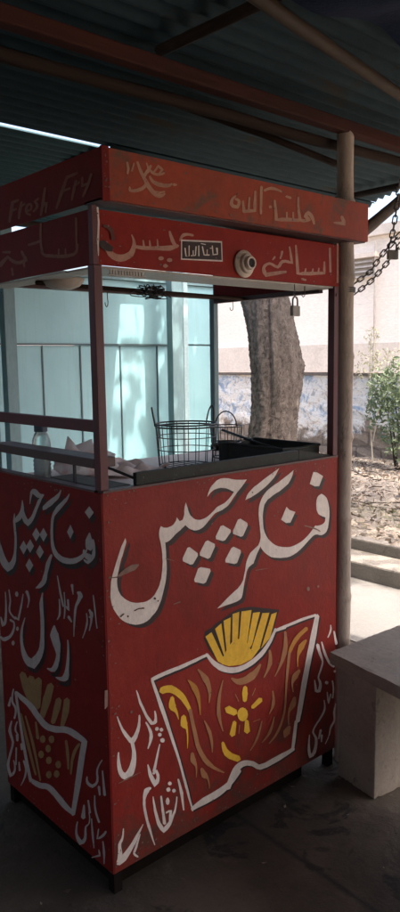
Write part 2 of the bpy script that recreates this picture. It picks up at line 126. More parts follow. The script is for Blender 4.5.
("side_big","white","r5660,8730 5710,8700 5700,8530 5700,8350 5670,8180 5630,8060 5580,7930 5500,7810 5420,7740 5320,7680 5060,7610 4740,7770 4640,7870 4550,7970 4490,8090 4470,8200 4460,8300 4420,8450 4400,8610 4390,8760 4400,8930 4410,9080 4420,9240 4430,9310 4430,9390 4420,9460 4450,9470 4480,9460 4510,9380 4540,9300 4560,9220 4550,9060 4530,8900 4520,8740 4540,8590 4570,8430 4610,8270 4670,8170 4740,8070 4830,7980 4920,7920 5040,7850 4970,7860 4920,7890 5020,7930 5090,7980 5190,8070 5270,8170 5340,8280 5440,8420 5520,8570 5600,8730"),
("side_big","white","r4540,9200 4430,9200 4330,9230 4230,9270 4130,9320 4040,9390 3960,9460 3890,9540 3870,9610 3870,9670 3870,9720 3890,9790 3900,9860 3920,9920 3950,9930 3970,9910 3990,9840 4010,9770 4040,9700 4070,9650 4110,9590 4150,9550 4210,9490 4280,9440 4360,9390 4400,9350 4450,9310 4520,9270"),
("side_big","white","r3970,9690 4020,9660 4020,9570 4020,9480 4000,9390 3950,9320 3880,9270 3680,9220 3480,9340 3390,9420 3310,9510 3240,9600 3170,9690 3110,9780 3040,9860 2970,9950 2900,10030 2850,10100 2780,10160 2710,10230 2720,10250 2760,10240 2860,10180 2960,10120 3050,10050 3130,9960 3190,9870 3260,9790 3330,9700 3400,9610 3480,9530 3580,9460 3680,9390 3690,9370 3630,9400 3700,9430 3750,9470 3810,9530 3860,9600 3910,9680"),
("side_big","white","r2700,10240 2730,10250 2830,10240 2910,10240 2940,10250 2990,10270 3060,10310 3180,10340 3330,10320 3410,10270 3460,10220 3500,10100 3520,9990 3530,9880 3510,9870 3490,9890 3450,10000 3390,10110 3320,10210 3300,10210 3290,10200 3330,10190 3270,10170 3190,10140 3060,10110 2910,10130 2810,10170 2720,10220"),
("side_big","white","3220,9250 3020,9090 3260,8860 3460,9020"),
("side_big","white","2820,9310 2630,9150 2850,8920 3050,9080"),
("side_big","white","3980,8750 3780,8590 4020,8340 4230,8510"),
("side_big","white","3590,8860 3390,8700 3630,8460 3840,8620"),
("side_big","white","3060,8790 2860,8630 3090,8400 3290,8550"),
("side_big","white","3690,8290 3480,8130 3720,7880 3930,8040"),
("side_big","white","1430,9620 1290,9460 1460,9240 1610,9400"),
("side_big","white","520,10230 330,10100 540,9910 730,10050"),
("side_big","white","r1820,10480 1840,10480 1920,10410 2010,10350 2100,10300 2210,10240 2340,10180 2470,10110 2580,10050 2690,9980 2800,9910 2820,9870 2820,9840 2810,9810 2790,9800 2760,9810 2710,9830 2670,9840 2630,9850 2530,9910 2410,9960 2300,10020 2180,10100 2060,10170 1950,10250 1890,10330 1840,10400 1810,10470"),
("side_big","white","r1420,10430 1440,10430 1520,10360 1600,10300 1690,10250 1810,10170 1960,10080 2100,9990 2190,9900 2280,9810 2340,9720 2400,9600 2420,9480 2440,9370 2460,9250 2460,9140 2460,9030 2460,8940 2450,8860 2420,8780 2380,8700 2310,8630 2200,8580 2050,8540 1880,8520 1700,8530 1520,8560 1350,8600 1190,8660 1050,8730 930,8800 830,8880 760,8950 710,9030 670,9100 680,9120 720,9110 800,9040 870,8980 960,8920 1050,8870 1150,8820 1260,8780 1380,8740 1510,8710 1630,8700 1770,8690 1900,8690 2020,8720 2100,8740 2170,8790 2230,8840 2280,8910 2300,8980 2320,9060 2320,9170 2320,9280 2310,9390 2290,9500 2260,9610 2210,9720 2130,9790 2030,9860 1930,9930 1810,10020 1680,10120 1560,10210 1500,10280 1450,10350 1410,10420"),
("side_big","white","r540,9560 570,9550 630,9480 690,9410 740,9330 750,9260 750,9190 740,9120 520,9100 350,9240 380,9290 410,9340 430,9390 470,9440 500,9500 520,9550"),
("side_big","white","r420,9420 460,9380 440,9310 430,9230 430,9160 450,9100 470,9030 510,8980 560,8910 630,8850 680,8790 720,8810 780,8820 830,8830 870,8820 870,8790 840,8770 790,8750 670,8730 530,8810 440,8880 360,8960 320,9040 310,9120 310,9180 310,9260 330,9340 360,9410"),
("side_big","white","r840,9080 870,9060 890,9010 890,8960 870,8910 800,8870 740,8840 750,8830 720,8850 690,8830 700,8780 670,8750 600,8770 520,8820 450,8880 430,8970 540,9010 640,9010 710,9010 740,9020 770,9040 800,9080"),
("side_big","white","r2430,8650 2500,8630 2580,8550 2660,8460 2740,8370 2800,8260 2840,8140 2890,8030 2950,7940 3000,7850 3060,7770 3110,7730 3170,7680 3250,7620 3290,7580 3350,7540 3410,7490 3420,7480 3400,7480 3310,7500 3210,7520 3120,7560 3010,7620 2910,7690 2820,7770 2760,7870 2730,7960 2710,8040 2650,8160 2590,8270 2530,8380 2490,8460 2450,8540 2400,8620"),
("side_big","white","r3020,7450 3050,7430 3110,7320 3170,7210 3220,7100 3220,6930 3210,6770 3210,6610 3210,6440 3230,6270 3250,6100 3290,5950 3330,5800 3410,5660 3570,5490 3780,5330 3880,5230 3760,5290 3900,5280 4010,5290 4120,5360 4210,5450 4280,5550 4310,5690 4310,5830 4280,5980 4240,6130 4170,6280 4090,6440 4110,6450 4140,6430 4250,6270 4350,6110 4430,5950 4460,5790 4480,5630 4460,5490 4450,5350 4410,5220 4330,5100 4230,5030 4100,4980 3690,5020 3390,5300 3230,5500 3120,5690 3060,5860 3040,6010 3040,6150 3020,6330 3010,6500 3000,6660 3010,6830 3020,6990 3020,7150 3020,7240 3010,7340 2990,7440"),
("side_small","white","r5280,6950 5310,6930 5310,6770 5320,6610 5340,6450 5360,6300 5400,6140 5460,5980 5490,5930 5540,5870 5460,5860 5510,5940 5570,6020 5620,6070 5670,6070 5710,6040 5690,5970 5670,5880 5610,5760 5390,5870 5330,5940 5290,6010 5250,6170 5230,6330 5220,6480 5220,6640 5230,6790 5240,6940"),
("side_small","white","r5040,7080 5070,7050 5050,6940 5030,6820 5030,6710 5070,6600 5120,6480 5110,6370 5020,6300 4890,6250 4740,6220 4670,6250 4660,6280 4810,6310 4930,6350 5010,6410 5010,6500 4970,6610 4930,6730 4940,6850 4970,6960 5000,7080"),
("side_small","white","r3960,7300 4030,7230 3960,7170 3910,7110 3880,7050 3880,6970 3920,6880 3960,6790 3950,6780 3910,6790 3850,6890 3800,6980 3770,7070 3770,7160 3810,7230 3850,7300"),
("side_small","white","r4150,7150 4190,7130 4250,6990 4310,6840 4380,6700 4450,6550 4530,6400 4590,6270 4580,6310 4640,6320 4700,6330 4750,6310 4760,6280 4720,6270 4670,6250 4490,6250 4410,6420 4340,6570 4270,6710 4220,6860 4170,7000 4130,7140"),
("side_small","white","r5090,6130 5080,6090 4960,6090 4880,6090 4850,6070 4870,5950 4950,5830 5060,5700 5190,5600 5350,5520 5510,5460 5530,5440 5600,5430 5690,5440 5760,5420 5780,5380 5720,5340 5630,5310 5460,5340 5240,5450 5060,5570 4930,5690 4820,5840 4750,5980 4750,6100 4790,6150 4890,6160 5010,6170"),
("side_small","white","r690,7530 700,7500 660,7480 640,7460 640,7440 630,7410 640,7380 630,7360 610,7380 650,7380 670,7380 720,7360 720,7330 700,7330 670,7320 570,7320 520,7390 510,7440 510,7490 540,7520 590,7530 650,7540"),
("side_small","white","r1190,7900 1220,7830 1190,7810 1180,7790 1180,7780 1170,7770 1180,7750 1220,7710 1220,7670 1140,7680 1070,7710 1010,7760 960,7820 980,7870 1030,7910 1080,7930"),
("side_small","white","r3540,5420 3500,5420 3410,5460 3350,5490 3370,5500 3390,5470 3400,5430 3410,5400 3370,5390 3330,5420 3310,5450 3280,5490 3260,5560 3380,5530 3440,5490 3520,5440"),
("side_small","white","4450,7070 4480,7000 4560,6960 4630,6970 4660,7020 4620,7090 4540,7130 4470,7120"),
("side_small","white","4830,5470 4870,5400 4940,5360 5010,5360 5030,5410 5000,5470 4920,5520 4850,5520"),
("side_small","white","4520,5990 4560,5940 4620,5900 4680,5900 4700,5940 4670,6000 4610,6040 4550,6040"),
("side_big","white","r2450,6660 2490,6640 2580,6530 2650,6420 2710,6300 2660,6200 2610,6120 2560,6040 2500,5980 2450,5910 2420,5840 2440,5760 2480,5670 2540,5570 2590,5490 2640,5430 2680,5390 2710,5360 2800,5320 2930,5290 2960,5270 2960,5250 2850,5240 2730,5240 2540,5300 2410,5420 2340,5520 2310,5600 2260,5710 2230,5810 2220,5900 2190,6010 2180,6100 2170,6200 2200,6290 2230,6380 2250,6470 2320,6520 2370,6580 2420,6650"),
("side_big","white","r1780,6440 1820,6410 1820,6280 1830,6150 1850,6020 1880,5870 1920,5720 1970,5560 2020,5460 2070,5380 2130,5310 2100,5320 2140,5300 2200,5260 2290,5230 2380,5200 2480,5170 2510,5150 2500,5140 2420,5130 2330,5130 2230,5140 2130,5160 2000,5200 1850,5300 1790,5420 1790,5520 1790,5610 1760,5760 1740,5910 1730,6050 1730,6180 1730,6310 1750,6430"),
("side_small","white","r2190,8110 2210,8100 2180,7950 2150,7800 2120,7650 2080,7530 2040,7410 1990,7300 1940,7300 1900,7330 1940,7450 1980,7570 2020,7680 2070,7820 2120,7970 2170,8110"),
("side_small","white","r2140,7480 2170,7460 2160,7320 2170,7190 2200,7050 2220,6990 2270,6920 2320,6850 2310,6840 2280,6850 2200,6920 2130,7000 2090,7080 2080,7210 2090,7350 2110,7470"),
("side_small","white","r1880,7730 1900,7710 1890,7590 1890,7460 1900,7340 1910,7220 1930,7100 1960,6980 1930,6970 1900,6990 1860,7120 1840,7240 1820,7350 1820,7480 1840,7600 1850,7730"),
("side_small","white","r1470,8040 1530,8000 1450,7760 1430,7760 1410,7770 1400,8040"),
("side_small","white","r1700,7580 1750,7540 1740,7420 1730,7330 1710,7270 1690,7330 1730,7350 1760,7370 1800,7360 1820,7340 1800,7310 1770,7280 1640,7260 1640,7360 1640,7450 1650,7570"),
("side_small","white","r1720,7120 1760,7060 1590,6970 1540,6980 1520,7010 1640,7130"),
("side_small","white","r1220,7890 1240,7850 1200,7810 1190,7780 1200,7760 1230,7680 1300,7580 1360,7480 1410,7340 1430,7210 1450,7080 1470,6920 1480,6770 1490,6610 1470,6610 1450,6620 1430,6780 1390,6940 1360,7100 1330,7230 1300,7360 1250,7490 1170,7580 1080,7680 1000,7790 1030,7850 1080,7880 1150,7910"),
("side_small","white","r480,7980 500,7960 490,7840 480,7730 460,7610 430,7450 410,7290 380,7130 350,7130 330,7150 360,7310 380,7470 390,7630 410,7750 430,7860 450,7970"),
("side_small","white","r680,7560 720,7520 680,7450 650,7380 650,7310 660,7210 700,7100 740,6980 720,6970 690,6990 630,7110 580,7220 540,7340 550,7420 580,7490 620,7560"),
("side_small","white","r820,7420 840,7400 830,7310 830,7210 860,7120 910,6980 980,6840 1070,6690 1060,6680 1030,6690 930,6840 840,6990 770,7130 760,7230 770,7330 790,7410"),
("side_fries","darkyellow","r4480,4690 4620,4540 4580,4420 4530,4310 4480,4190 4360,4050 4230,3920 4100,3790 3820,3850 3670,4030 3780,4160 3890,4300 3990,4440 4080,4530 4170,4620 4260,4710"),
("side_fries","darkyellow","r4000,4720 4150,4560 4100,4470 4070,4390 4050,4300 4010,4170 3980,4040 3950,3900 3710,3900 3500,4080 3510,4230 3530,4370 3560,4520 3620,4600 3680,4680 3760,4760"),
("side_fries","darkyellow","r3450,4850 3670,4710 3720,4560 3780,4410 3830,4260 3850,4100 3870,3940 3880,3790 3670,3770 3440,3940 3410,4100 3380,4250 3340,4410 3330,4540 3300,4680 3280,4820"),
("side_fries","darkyellow","r2760,4910 2980,4780 3070,4620 3160,4450 3260,4290 3340,4070 3430,3860 3520,3640 3420,3590 3230,3700 3090,3930 2950,4150 2810,4380 2750,4540 2680,4690 2620,4850"),
("side_fries","darkyellow","r2360,4620 2540,4500 2590,4400 2640,4290 2690,4190 2750,4030 2810,3870 2880,3710 2790,3670 2640,3760 2540,3930 2440,4100 2340,4270 2300,4370 2260,4480 2230,4580"),
("side_fries","darkyellow","r1940,4760 2110,4640 2140,4510 2180,4390 2220,4260 2260,4110 2310,3960 2360,3800 2290,3770 2170,3840 2070,4010 1970,4180 1880,4350 1840,4480 1820,4610 1800,4740"),
("side_carton","white","r4960,3910 4970,3850 4870,3820 4770,3790 4660,3750 4490,3730 4310,3710 4170,3670 4010,3620 3870,3550 3710,3490 3570,3440 3420,3390 3230,3370 3020,3390 2820,3440 2610,3490 2410,3570 2230,3640 2100,3680 1960,3710 1800,3720 1650,3720 1500,3730 1350,3740 1210,3740 1060,3820 1050,3910 1180,3930 1320,3940 1460,3950 1620,3950 1800,3940 2000,3900 2210,3840 2390,3760 2550,3710 2720,3660 2880,3620 3010,3610 3160,3620 3290,3660 3430,3700 3580,3760 3720,3830 3890,3890 4070,3910 4260,3930 4440,3940 4580,3940 4720,3950 4850,3950"),
("side_carton","white","r1100,3910 1270,3800 1340,3580 1410,3360 1480,3140 1560,2850 1640,2570 1720,2280 1800,1970 1890,1660 1970,1350 1890,1330 1760,1430 1650,1750 1540,2070 1430,2380 1340,2670 1260,2960 1180,3240 1120,3450 1050,3670 990,3880"),
("side_carton","white","r1770,1430 1760,1510 1910,1520 2050,1540 2190,1570 2320,1600 2460,1640 2610,1670 2740,1700 2900,1730 3090,1720 3290,1670 3470,1600 3590,1550 3780,1510 3970,1470 4170,1440 4330,1350 4320,1270 4140,1280 3940,1290 3720,1330 3530,1390 3370,1460 3270,1490 3130,1490 3000,1470 2860,1450 2720,1410 2580,1370 2420,1340 2250,1330 2080,1340 1910,1350"),
("side_carton","white","r4920,3910 4990,3850 4940,3590 4880,3330 4820,3070 4750,2750 4680,2430 4600,2120 4520,1830 4430,1560 4330,1290 4210,1310 4130,1400 4230,1660 4330,1930 4420,2210 4510,2510 4590,2830 4670,3150 4720,3400 4780,3660 4840,3910"),
("side_carton","darkyellow","3210,3060 3270,2950 3390,2870 3510,2860 3550,2920 3490,3030 3370,3120 3250,3130"),
("side_carton","darkyellow","2710,3260 2760,3150 2880,3070 3000,3060 3040,3130 2980,3230 2860,3310 2750,3330"),
("side_carton","darkyellow","3340,2540 3400,2430 3530,2340 3650,2330 3690,2390 3630,2510 3510,2590 3390,2610"),
("side_carton","darkyellow","2920,2890 2970,2790 3090,2700 3210,2690 3250,2760 3200,2860 3070,2950 2960,2960"),
("side_carton","darkyellow","2390,2630 2440,2530 2560,2440 2670,2430 2720,2500 2660,2600 2540,2690 2430,2700"),
("side_carton","darkyellow","2910,2540 2960,2440 3080,2350 3200,2330 3240,2400 3190,2510 3060,2590 2950,2610"),
("side_carton","darkyellow","2940,2090 3000,1980 3120,1890 3240,1880 3280,1940 3220,2050 3100,2140 2980,2160"),
("side_carton","darkyellow","2500,2300 2560,2200 2670,2110 2790,2100 2830,2160 2770,2270 2660,2350 2540,2370"),
("side_carton","darkyellow","r2080,3490 2140,3430 2120,3310 2110,3180 2100,3050 2080,2920 2070,2780 2060,2640 2020,2640 1970,2680 1950,2830 1940,2980 1930,3130 1950,3250 1980,3370 2010,3490"),
("side_carton","darkyellow","r1360,3680 1450,3640 1580,3500 1700,3350 1790,3190 1870,2970 1910,2760 1930,2560 1890,2550 1850,2590 1790,2800 1730,3020 1630,3230 1560,3360 1460,3500 1340,3640"),
("side_carton","darkyellow","r4650,3320 4710,3270 4610,2980 4500,2690 4390,2410 4240,2150 4100,1890 3950,1640 3880,1660 3830,1710 3950,1980 4070,2240 4180,2510 4320,2780 4450,3060 4580,3330"),
("side_carton","darkyellow","r4370,3350 4410,3310 4280,3060 4160,2800 4050,2550 3910,2230 3790,1910 3670,1580 3620,1590 3580,1640 3670,1970 3760,2310 3880,2630 4010,2880 4160,3120 4310,3360"),
("side_carton","darkyellow","r3740,3400 3790,3360 3760,2870 3660,2870 3570,2950 3690,3410"),
("side_small","white","r320,3650 350,3630 450,3510 540,3380 610,3260 630,3130 620,3030 640,2920 690,2850 770,2780 840,2730 880,2730 950,2720 990,2730 1030,2750 1050,2800 1050,2860 1070,2860 1100,2840 1130,2760 1140,2690 1120,2630 1050,2610 960,2610 830,2640 690,2750 600,2850 540,2950 520,3070 540,3180 530,3280 480,3390 400,3510 310,3630"),
("side_small","white","r330,3350 360,3320 330,2670 260,2670 200,2730 300,3350"),
("side_small","white","r730,2480 760,2460 780,2320 790,2190 780,2060 740,1950 680,1850 610,1760 560,1780 520,1820 590,1910 650,2010 690,2120 710,2230 710,2350 710,2480"),
("side_small","white","r1070,2190 1100,2160 1050,1830 990,1840 940,1890 1020,2200"),
("side_small","white","r1270,1960 1320,1920 1460,1500 1350,1490 1230,1600 1240,1950"),
("side_small","white","r1640,1290 1680,1260 1740,1120 1780,970 1790,850 1770,750 1710,670 1580,620 1360,780 1270,890 1220,990 1200,1120 1210,1230 1200,1340 1150,1390 1080,1470 1020,1550 990,1670 1000,1770 1020,1860 1050,1860 1070,1830 1050,1740 1050,1640 1080,1530 1120,1470 1210,1400 1280,1310 1310,1180 1320,1060 1360,940 1410,880 1490,810 1460,810 1520,830 1610,860 1670,920 1680,1020 1660,1150 1620,1290"),
("side_small","white","r930,1730 960,1700 960,1550 960,1410 960,1270 940,1140 910,1020 890,890 860,900 840,920 840,1060 850,1200 850,1330 870,1460 890,1600 900,1730"),
("side_small","white","r250,1710 310,1670 350,1610 400,1560 450,1510 520,1430 610,1350 650,1290 620,1410 600,1510 580,1590 600,1600 630,1570 660,1490 690,1380 730,1230 570,1320 470,1400 370,1490 310,1560 270,1620 230,1680"),
("side_small","white","r420,1340 450,1310 440,1210 440,1120 440,1020 430,920 420,810 420,690 400,690 380,720 360,840 340,960 330,1080 350,1170 370,1260 390,1340"),
("side_small","white","r630,990 660,960 650,900 640,850 620,850 760,750 880,660 980,590 1000,560 970,560 870,630 740,710 560,830 560,910 570,940 600,1000"),
("side_small","white","r530,2840 580,2780 530,2570 490,2580 450,2620 460,2840"),
("side_small","white","r5040,3960 5090,3940 5170,3780 5230,3630 5250,3480 5180,3410 5090,3370 5040,3320 5040,3220 5080,3110 5140,2980 5100,2960 5030,3010 4960,3140 4910,3260 4900,3380 4960,3450 5060,3490 5110,3540 5110,3670 5070,3810 5010,3960"),
("side_small","white","r5260,3620 5300,3600 5500,3260 5440,3240 5330,3300 5230,3610"),
("side_small","white","r5270,2850 5330,2810 5420,2670 5500,2530 5550,2400 5480,2290 5390,2210 5340,2120 5380,1980 5460,1830 5550,1670 5630,1510 5720,1350 5770,1200 5750,1060 5700,950 5600,840 5340,1020 5230,1150 5170,1260 5150,1380 5180,1480 5240,1560 5280,1550 5320,1520 5280,1420 5270,1320 5300,1210 5370,1120 5470,1020 5470,980 5510,1060 5570,1160 5590,1270 5550,1400 5490,1550 5410,1710 5330,1860 5240,2030 5190,2180 5230,2300 5300,2390 5340,2490 5340,2590 5300,2700 5240,2830"),
("side_small","white","r4630,1820 4670,1770 4600,1680 4560,1580 4570,1470 4640,1290 4750,1100 4900,880 4890,870 4850,900 4680,1110 4530,1320 4440,1520 4430,1650 4480,1750 4550,1840"),
("side_small","white","r4920,1650 4970,1610 4980,1330 4910,1340 4840,1400 4880,1650"),
("side_small","white","r5060,2070 5110,2030 5190,1440 5140,1440 5090,1480 5010,2060"),
("side_small","white","r4950,2550 5050,2470 5040,2280 4960,2290 4890,2350 4860,2550"),
("side_small","white","r4680,2360 4790,2280 4770,2110 4700,2110 4620,2180 4580,2360"),
("side_small","white","r4900,2970 4950,2940 5030,2830 5090,2720 5120,2610 5090,2560 5020,2530 4930,2510 4870,2530 4860,2560 4930,2590 4980,2620 5000,2670 4990,2750 4940,2850 4880,2960"),
("upper_text","faded","r980,18350 950,18320 980,18250 1000,18190 1030,18120 1080,18040 1130,17960 1180,17880 1230,17810 1290,17750 1360,17690 1420,17650 1500,17620 1600,17610 1680,17630 1750,17670 1800,17720 1800,17750 1770,17750 1710,17720 1660,17710 1620,17710 1570,17720 1510,17740 1460,17770 1400,17820 1340,17880 1290,17940 1220,18010 1170,18080 1120,18160 1080,18220 1050,18280 1010,18350"),
("upper_text","faded","r670,18290 660,18270 670,18230 670,18190 680,18150 680,18110 670,18070 670,18030 690,18010 720,18030 730,18070 750,18120 750,18170 740,18210 730,18250 710,18290"),
("upper_text","faded","r1400,18330 1360,18330 1310,18280 1270,18230 1220,18180 1180,18120 1140,18070 1100,18010 1120,17970 1180,17980 1220,18040 1260,18100 1300,18150 1340,18200 1380,18250 1410,18300"),
("upper_text","faded","r1270,17920 1210,17910 1160,17860 1120,17820 1070,17780 1010,17760 950,17730 890,17720 850,17700 810,17700 770,17690 780,17710 770,17730 760,17750 740,17760 720,17740 720,17720 710,17690 720,17640 790,17630 850,17630 900,17640 980,17660 1050,17690 1120,17720 1190,17770 1240,17820 1290,17870"),
("upper_text","faded","r1110,18010 1140,18010 1240,18090 1320,18150 1360,18190 1350,18170 1380,18140 1430,18120 1490,18110 1560,18110 1630,18120 1690,18140 1740,18160 1790,18190 1800,18220 1770,18230 1710,18200 1670,18190 1620,18180 1570,18170 1520,18170 1470,18180 1440,18190 1410,18210 1350,18240 1270,18180 1200,18120 1110,18030"),
("upper_text","faded","r1450,18170 1480,18170 1550,18240 1590,18290 1600,18310 1630,18290 1670,18270 1690,18270 1660,18250 1630,18210 1610,18190 1610,18160 1650,18170 1670,18190 1710,18220 1760,18280 1720,18320 1680,18340 1600,18370 1540,18310 1500,18260 1440,18190"),
("upper_text","faded","r1330,18080 1310,18050 1330,18000 1360,17960 1410,17920 1490,17890 1570,17870 1660,17870 1740,17870 1830,17880 1920,17900 1970,17930 2000,17960 2030,17980 2030,18010 1990,18010 1960,17990 1930,17980 1910,17980 1840,17970 1760,17960 1690,17970 1610,17970 1540,17980 1480,17990 1440,18010 1400,18040 1360,18080"),
("upper_text","faded","r1280,17810 1280,17780 1340,17750 1410,17720 1490,17700 1590,17700 1680,17730 1780,17760 1800,17780 1770,17800 1680,17770 1590,17760 1520,17760 1450,17770 1380,17790 1320,17820"),
("upper_text","faded","r1240,18360 1230,18340 1240,18310 1260,18280 1260,18240 1260,18220 1260,18190 1240,18170 1260,18150 1280,18160 1300,18190 1310,18220 1320,18250 1310,18290 1290,18330 1270,18360"),
("upper_text","faded","r2030,17980 2060,17950 2140,17960 2180,17990 2160,18010 2070,18020"),
("upper_text","faded","r890,18300 870,18290 790,18100 810,18090 840,18100 900,18280"),
("upper_text","faded","r7370,17620 7400,17660 7380,17730 7360,17800 7320,17870 7270,17910 7200,17950 7080,17980 6970,17910 6930,17870 6880,17790 6980,17740 7040,17720 7070,17750 7040,17750 6970,17730 6900,17720 6840,17720 6800,17720 6790,17730 6730,17910 6700,18100 6700,18300 6650,18310 6610,18290 6600,18090 6610,17890 6650,17690 6720,17640 6810,17630 6900,17630 6990,17650 7080,17670 7210,17730 7140,17800 7080,17830 7030,17850 7050,17820 7090,17860 7090,17880 7090,17860 7140,17830 7180,17800 7230,17750 7270,17700 7310,17630"),
("upper_text","faded","r6750,17670 6700,17710 6560,17700 6430,17690 6300,17690 6110,17670 5920,17650 5800,17610 5770,17810 5740,17960 5720,18090 5670,18100 5630,18080 5640,17940 5650,17780 5670,17550 5920,17550 6100,17570 6290,17590 6420,17600 6550,17610 6690,17620"),
("upper_text","faded","r6170,17840 6130,17820 6130,17620 6170,17610 6210,17630 6200,17830"),
("upper_text","faded","r6430,17870 6400,17850 6390,17650 6440,17640 6480,17660 6470,17860"),
("upper_text","faded","r5220,18270 5280,18260 5370,18300 5460,18330 5550,18340 5670,18350 5800,18340 5930,18320 5970,18340 5960,18370 5840,18400 5710,18420 5560,18430 5440,18400 5340,18360 5240,18310"),
("upper_text","faded","r5140,18400 5080,18360 5070,17660 5110,17640 5160,17670 5200,18370"),
("upper_text","faded","r4910,18240 4860,18210 4840,18000 4820,17840 4830,17740 4690,17730 4550,17700 4440,17680 4400,17630 4450,17600 4560,17620 4700,17640 4930,17690 4950,17850 4950,18010 4950,18220"),
("upper_text","faded","r4680,18050 4640,18030 4610,17690 4650,17670 4690,17690 4710,18030"),
("upper_text","faded","r4190,18010 4140,18010 4080,17980 4020,17940 3980,17890 3950,17840 3940,17770 3980,17720 4050,17680 4140,17680 4260,17690 4320,17770 4350,17830 4350,17890 4310,17930 4240,17950 4180,17950 4130,17920 4150,17890 4200,17880 4230,17870 4240,17860 4230,17830 4210,17790 4200,17770 4160,17770 4110,17770 4080,17780 4070,17800 4070,17840 4080,17880 4100,17910 4140,17940 4180,17980"),
("upper_text","faded","r4420,17910 4390,17880 4420,17690 4480,17670 4520,17710 4460,17900"),
("upper_text","faded","r4450,17930 4420,17910 4400,17640 4450,17620 4490,17650 4480,17910"),
("upper_text","faded","r8630,18030 8580,17970 8630,17890 8660,17820 8750,17850 8570,17840 8410,17820 8280,17800 8240,17780 8270,17760 8400,17750 8560,17750 8820,17750 8840,17880 8790,17940 8720,18020"),
("upper_text","faded","r6100,18250 6130,18220 6320,18200 6370,18230 6350,18270 6160,18280"),
("upper_text","faded","5550,17890 5540,17860 5490,17850 5450,17850 5430,17880 5450,17910 5490,17930 5540,17920"),
("lower_text","fadedbright","r370,16550 350,16530 340,16430 350,16330 400,16230 500,16160 620,16120 750,16110 890,16140 1020,16200 1130,16270 1190,16370 1220,16460 1230,16550 1210,16640 1170,16710 1130,16770 1100,16780 1090,16760 1120,16690 1130,16620 1120,16550 1090,16480 1050,16410 1000,16360 920,16320 840,16290 760,16280 680,16280 600,16300 540,16330 480,16380 430,16460 400,16540"),
("lower_text","fadedbright","r1130,16510 1160,16470 1270,16460 1390,16450 1500,16450 1630,16460 1770,16470 1890,16480 2020,16480 2160,16490 2300,16500 2400,16540 2490,16580 2580,16620 2590,16660 2550,16680 2450,16650 2370,16640 2290,16630 2160,16610 2030,16590 1900,16580 1770,16560 1640,16550 1510,16540 1400,16540 1290,16540 1180,16540"),
("lower_text","fadedbright","r1440,16680 1430,16670 1440,16490 1480,16480 1510,16510 1470,16680"),
("lower_text","fadedbright","r1650,16700 1630,16690 1630,16510 1660,16490 1700,16520 1670,16690"),
("lower_text","fadedbright","r1890,16750 1870,16730 1870,16530 1900,16510 1940,16540 1910,16740"),
("lower_text","fadedbright","r2280,16990 2260,16960 2270,16880 2300,16800 2330,16720 2370,16670 2420,16620 2470,16580 2540,16590 2560,16630 2510,16680 2470,16720 2440,16770 2400,16840 2360,16910 2320,16980"),
("lower_text","fadedbright","r2620,16760 2660,16780 2700,16830 2730,16870 2770,16890 2850,16920 2950,16930 3060,16920 3100,16950 3080,16980 2960,16990 2850,16990 2730,16970 2660,16910 2620,16850 2600,16790"),
("lower_text","fadedbright","2090,16300 2060,16260 1990,16240 1930,16250 1910,16280 1930,16320 2000,16340 2060,16330"),
("lower_text","fadedbright","2360,16270 2340,16240 2270,16220 2200,16230 2180,16260 2210,16300 2270,16320 2340,16310"),
("lower_text","fadedbright","2220,16120 2190,16090 2130,16070 2080,16080 2050,16110 2080,16150 2140,16160 2190,16150"),
("lower_text","fadedbright","r8660,17150 8610,17120 8650,16410 8710,16390 8760,16420 8720,17130"),
("lower_text","fadedbright","r8410,16720 8370,16690 8360,16550 8350,16450 8370,16400 8190,16390 7980,16370 7770,16360 7570,16340 7380,16330 7250,16290 7200,16620 7160,16870 7120,17070 7080,17090 7040,17060 7060,16850 7070,16600 7110,16240 7370,16230 7570,16240 7770,16250 7990,16280 8200,16300 8450,16330 8470,16460 8460,16560 8450,16700"),
("lower_text","fadedbright","r8150,16510 8120,16490 8080,16350 8120,16320 8170,16350 8180,16490"),
("lower_text","fadedbright","r7870,16470 7840,16450 7790,16330 7840,16300 7890,16330 7900,16450"),
("lower_text","fadedbright","r7540,16450 7500,16430 7460,16310 7500,16280 7550,16300 7570,16430"),
("lower_text","fadedbright","r6800,17020 6770,16990 6810,16800 6830,16660 6860,16580 6780,16610 6630,16620 6470,16600 6370,16530 6320,16460 6290,16430 6210,16440 6100,16480 5960,16500 5830,16470 5720,16420 5650,16340 5630,16250 5660,16170 5790,16080 6170,16150 6430,16200 6660,16250 6690,16290 6640,16310 6410,16290 6140,16250 5810,16200 5820,16230 5780,16280 5770,16320 5810,16370 5880,16410 5960,16430 6050,16410 6160,16370 6310,16350 6430,16410 6480,16490 6520,16520 6630,16540 6750,16530 6960,16530 6940,16680 6900,16820 6840,17010"),
("lower_text","fadedbright","r6500,16870 6440,16850 6370,16640 6390,16620 6440,16630 6540,16840"),
("lower_text","fadedbright","r6190,16690 6140,16680 6060,16590 6070,16560 6110,16570 6210,16650"),
("lower_text","fadedbright","r7320,16130 7340,16090 7520,16070 7570,16090 7550,16130 7370,16150"),
("lower_text","fadedbright","r9050,17320 9010,17300 9020,16110 9070,16090 9120,16120 9090,17310"),
("lower_wear","white","r120,17290 100,17270 110,17160 120,17060 120,16960 110,16820 100,16690 80,16550 90,16430 90,16310 100,16190 110,16190 120,16200 130,16320 130,16440 140,16560 150,16690 160,16830 170,16960 160,17070 160,17170 150,17280"),
("lower_wear","black","110,16510 180,16540 240,16550 280,16570 330,16540 370,16520 420,16490 460,16470 490,16450 530,16430 520,16380 510,16350 500,16320 440,16320 380,16320 330,16330 280,16340 230,16360 190,16380 160,16420 130,16460"),
("lower_wear","rust","r260,16890 280,16850 350,16840 400,16820 440,16790 470,16740 490,16670 490,16590 540,16570 580,16600 580,16680 570,16770 540,16850 470,16890 390,16910 310,16920"),
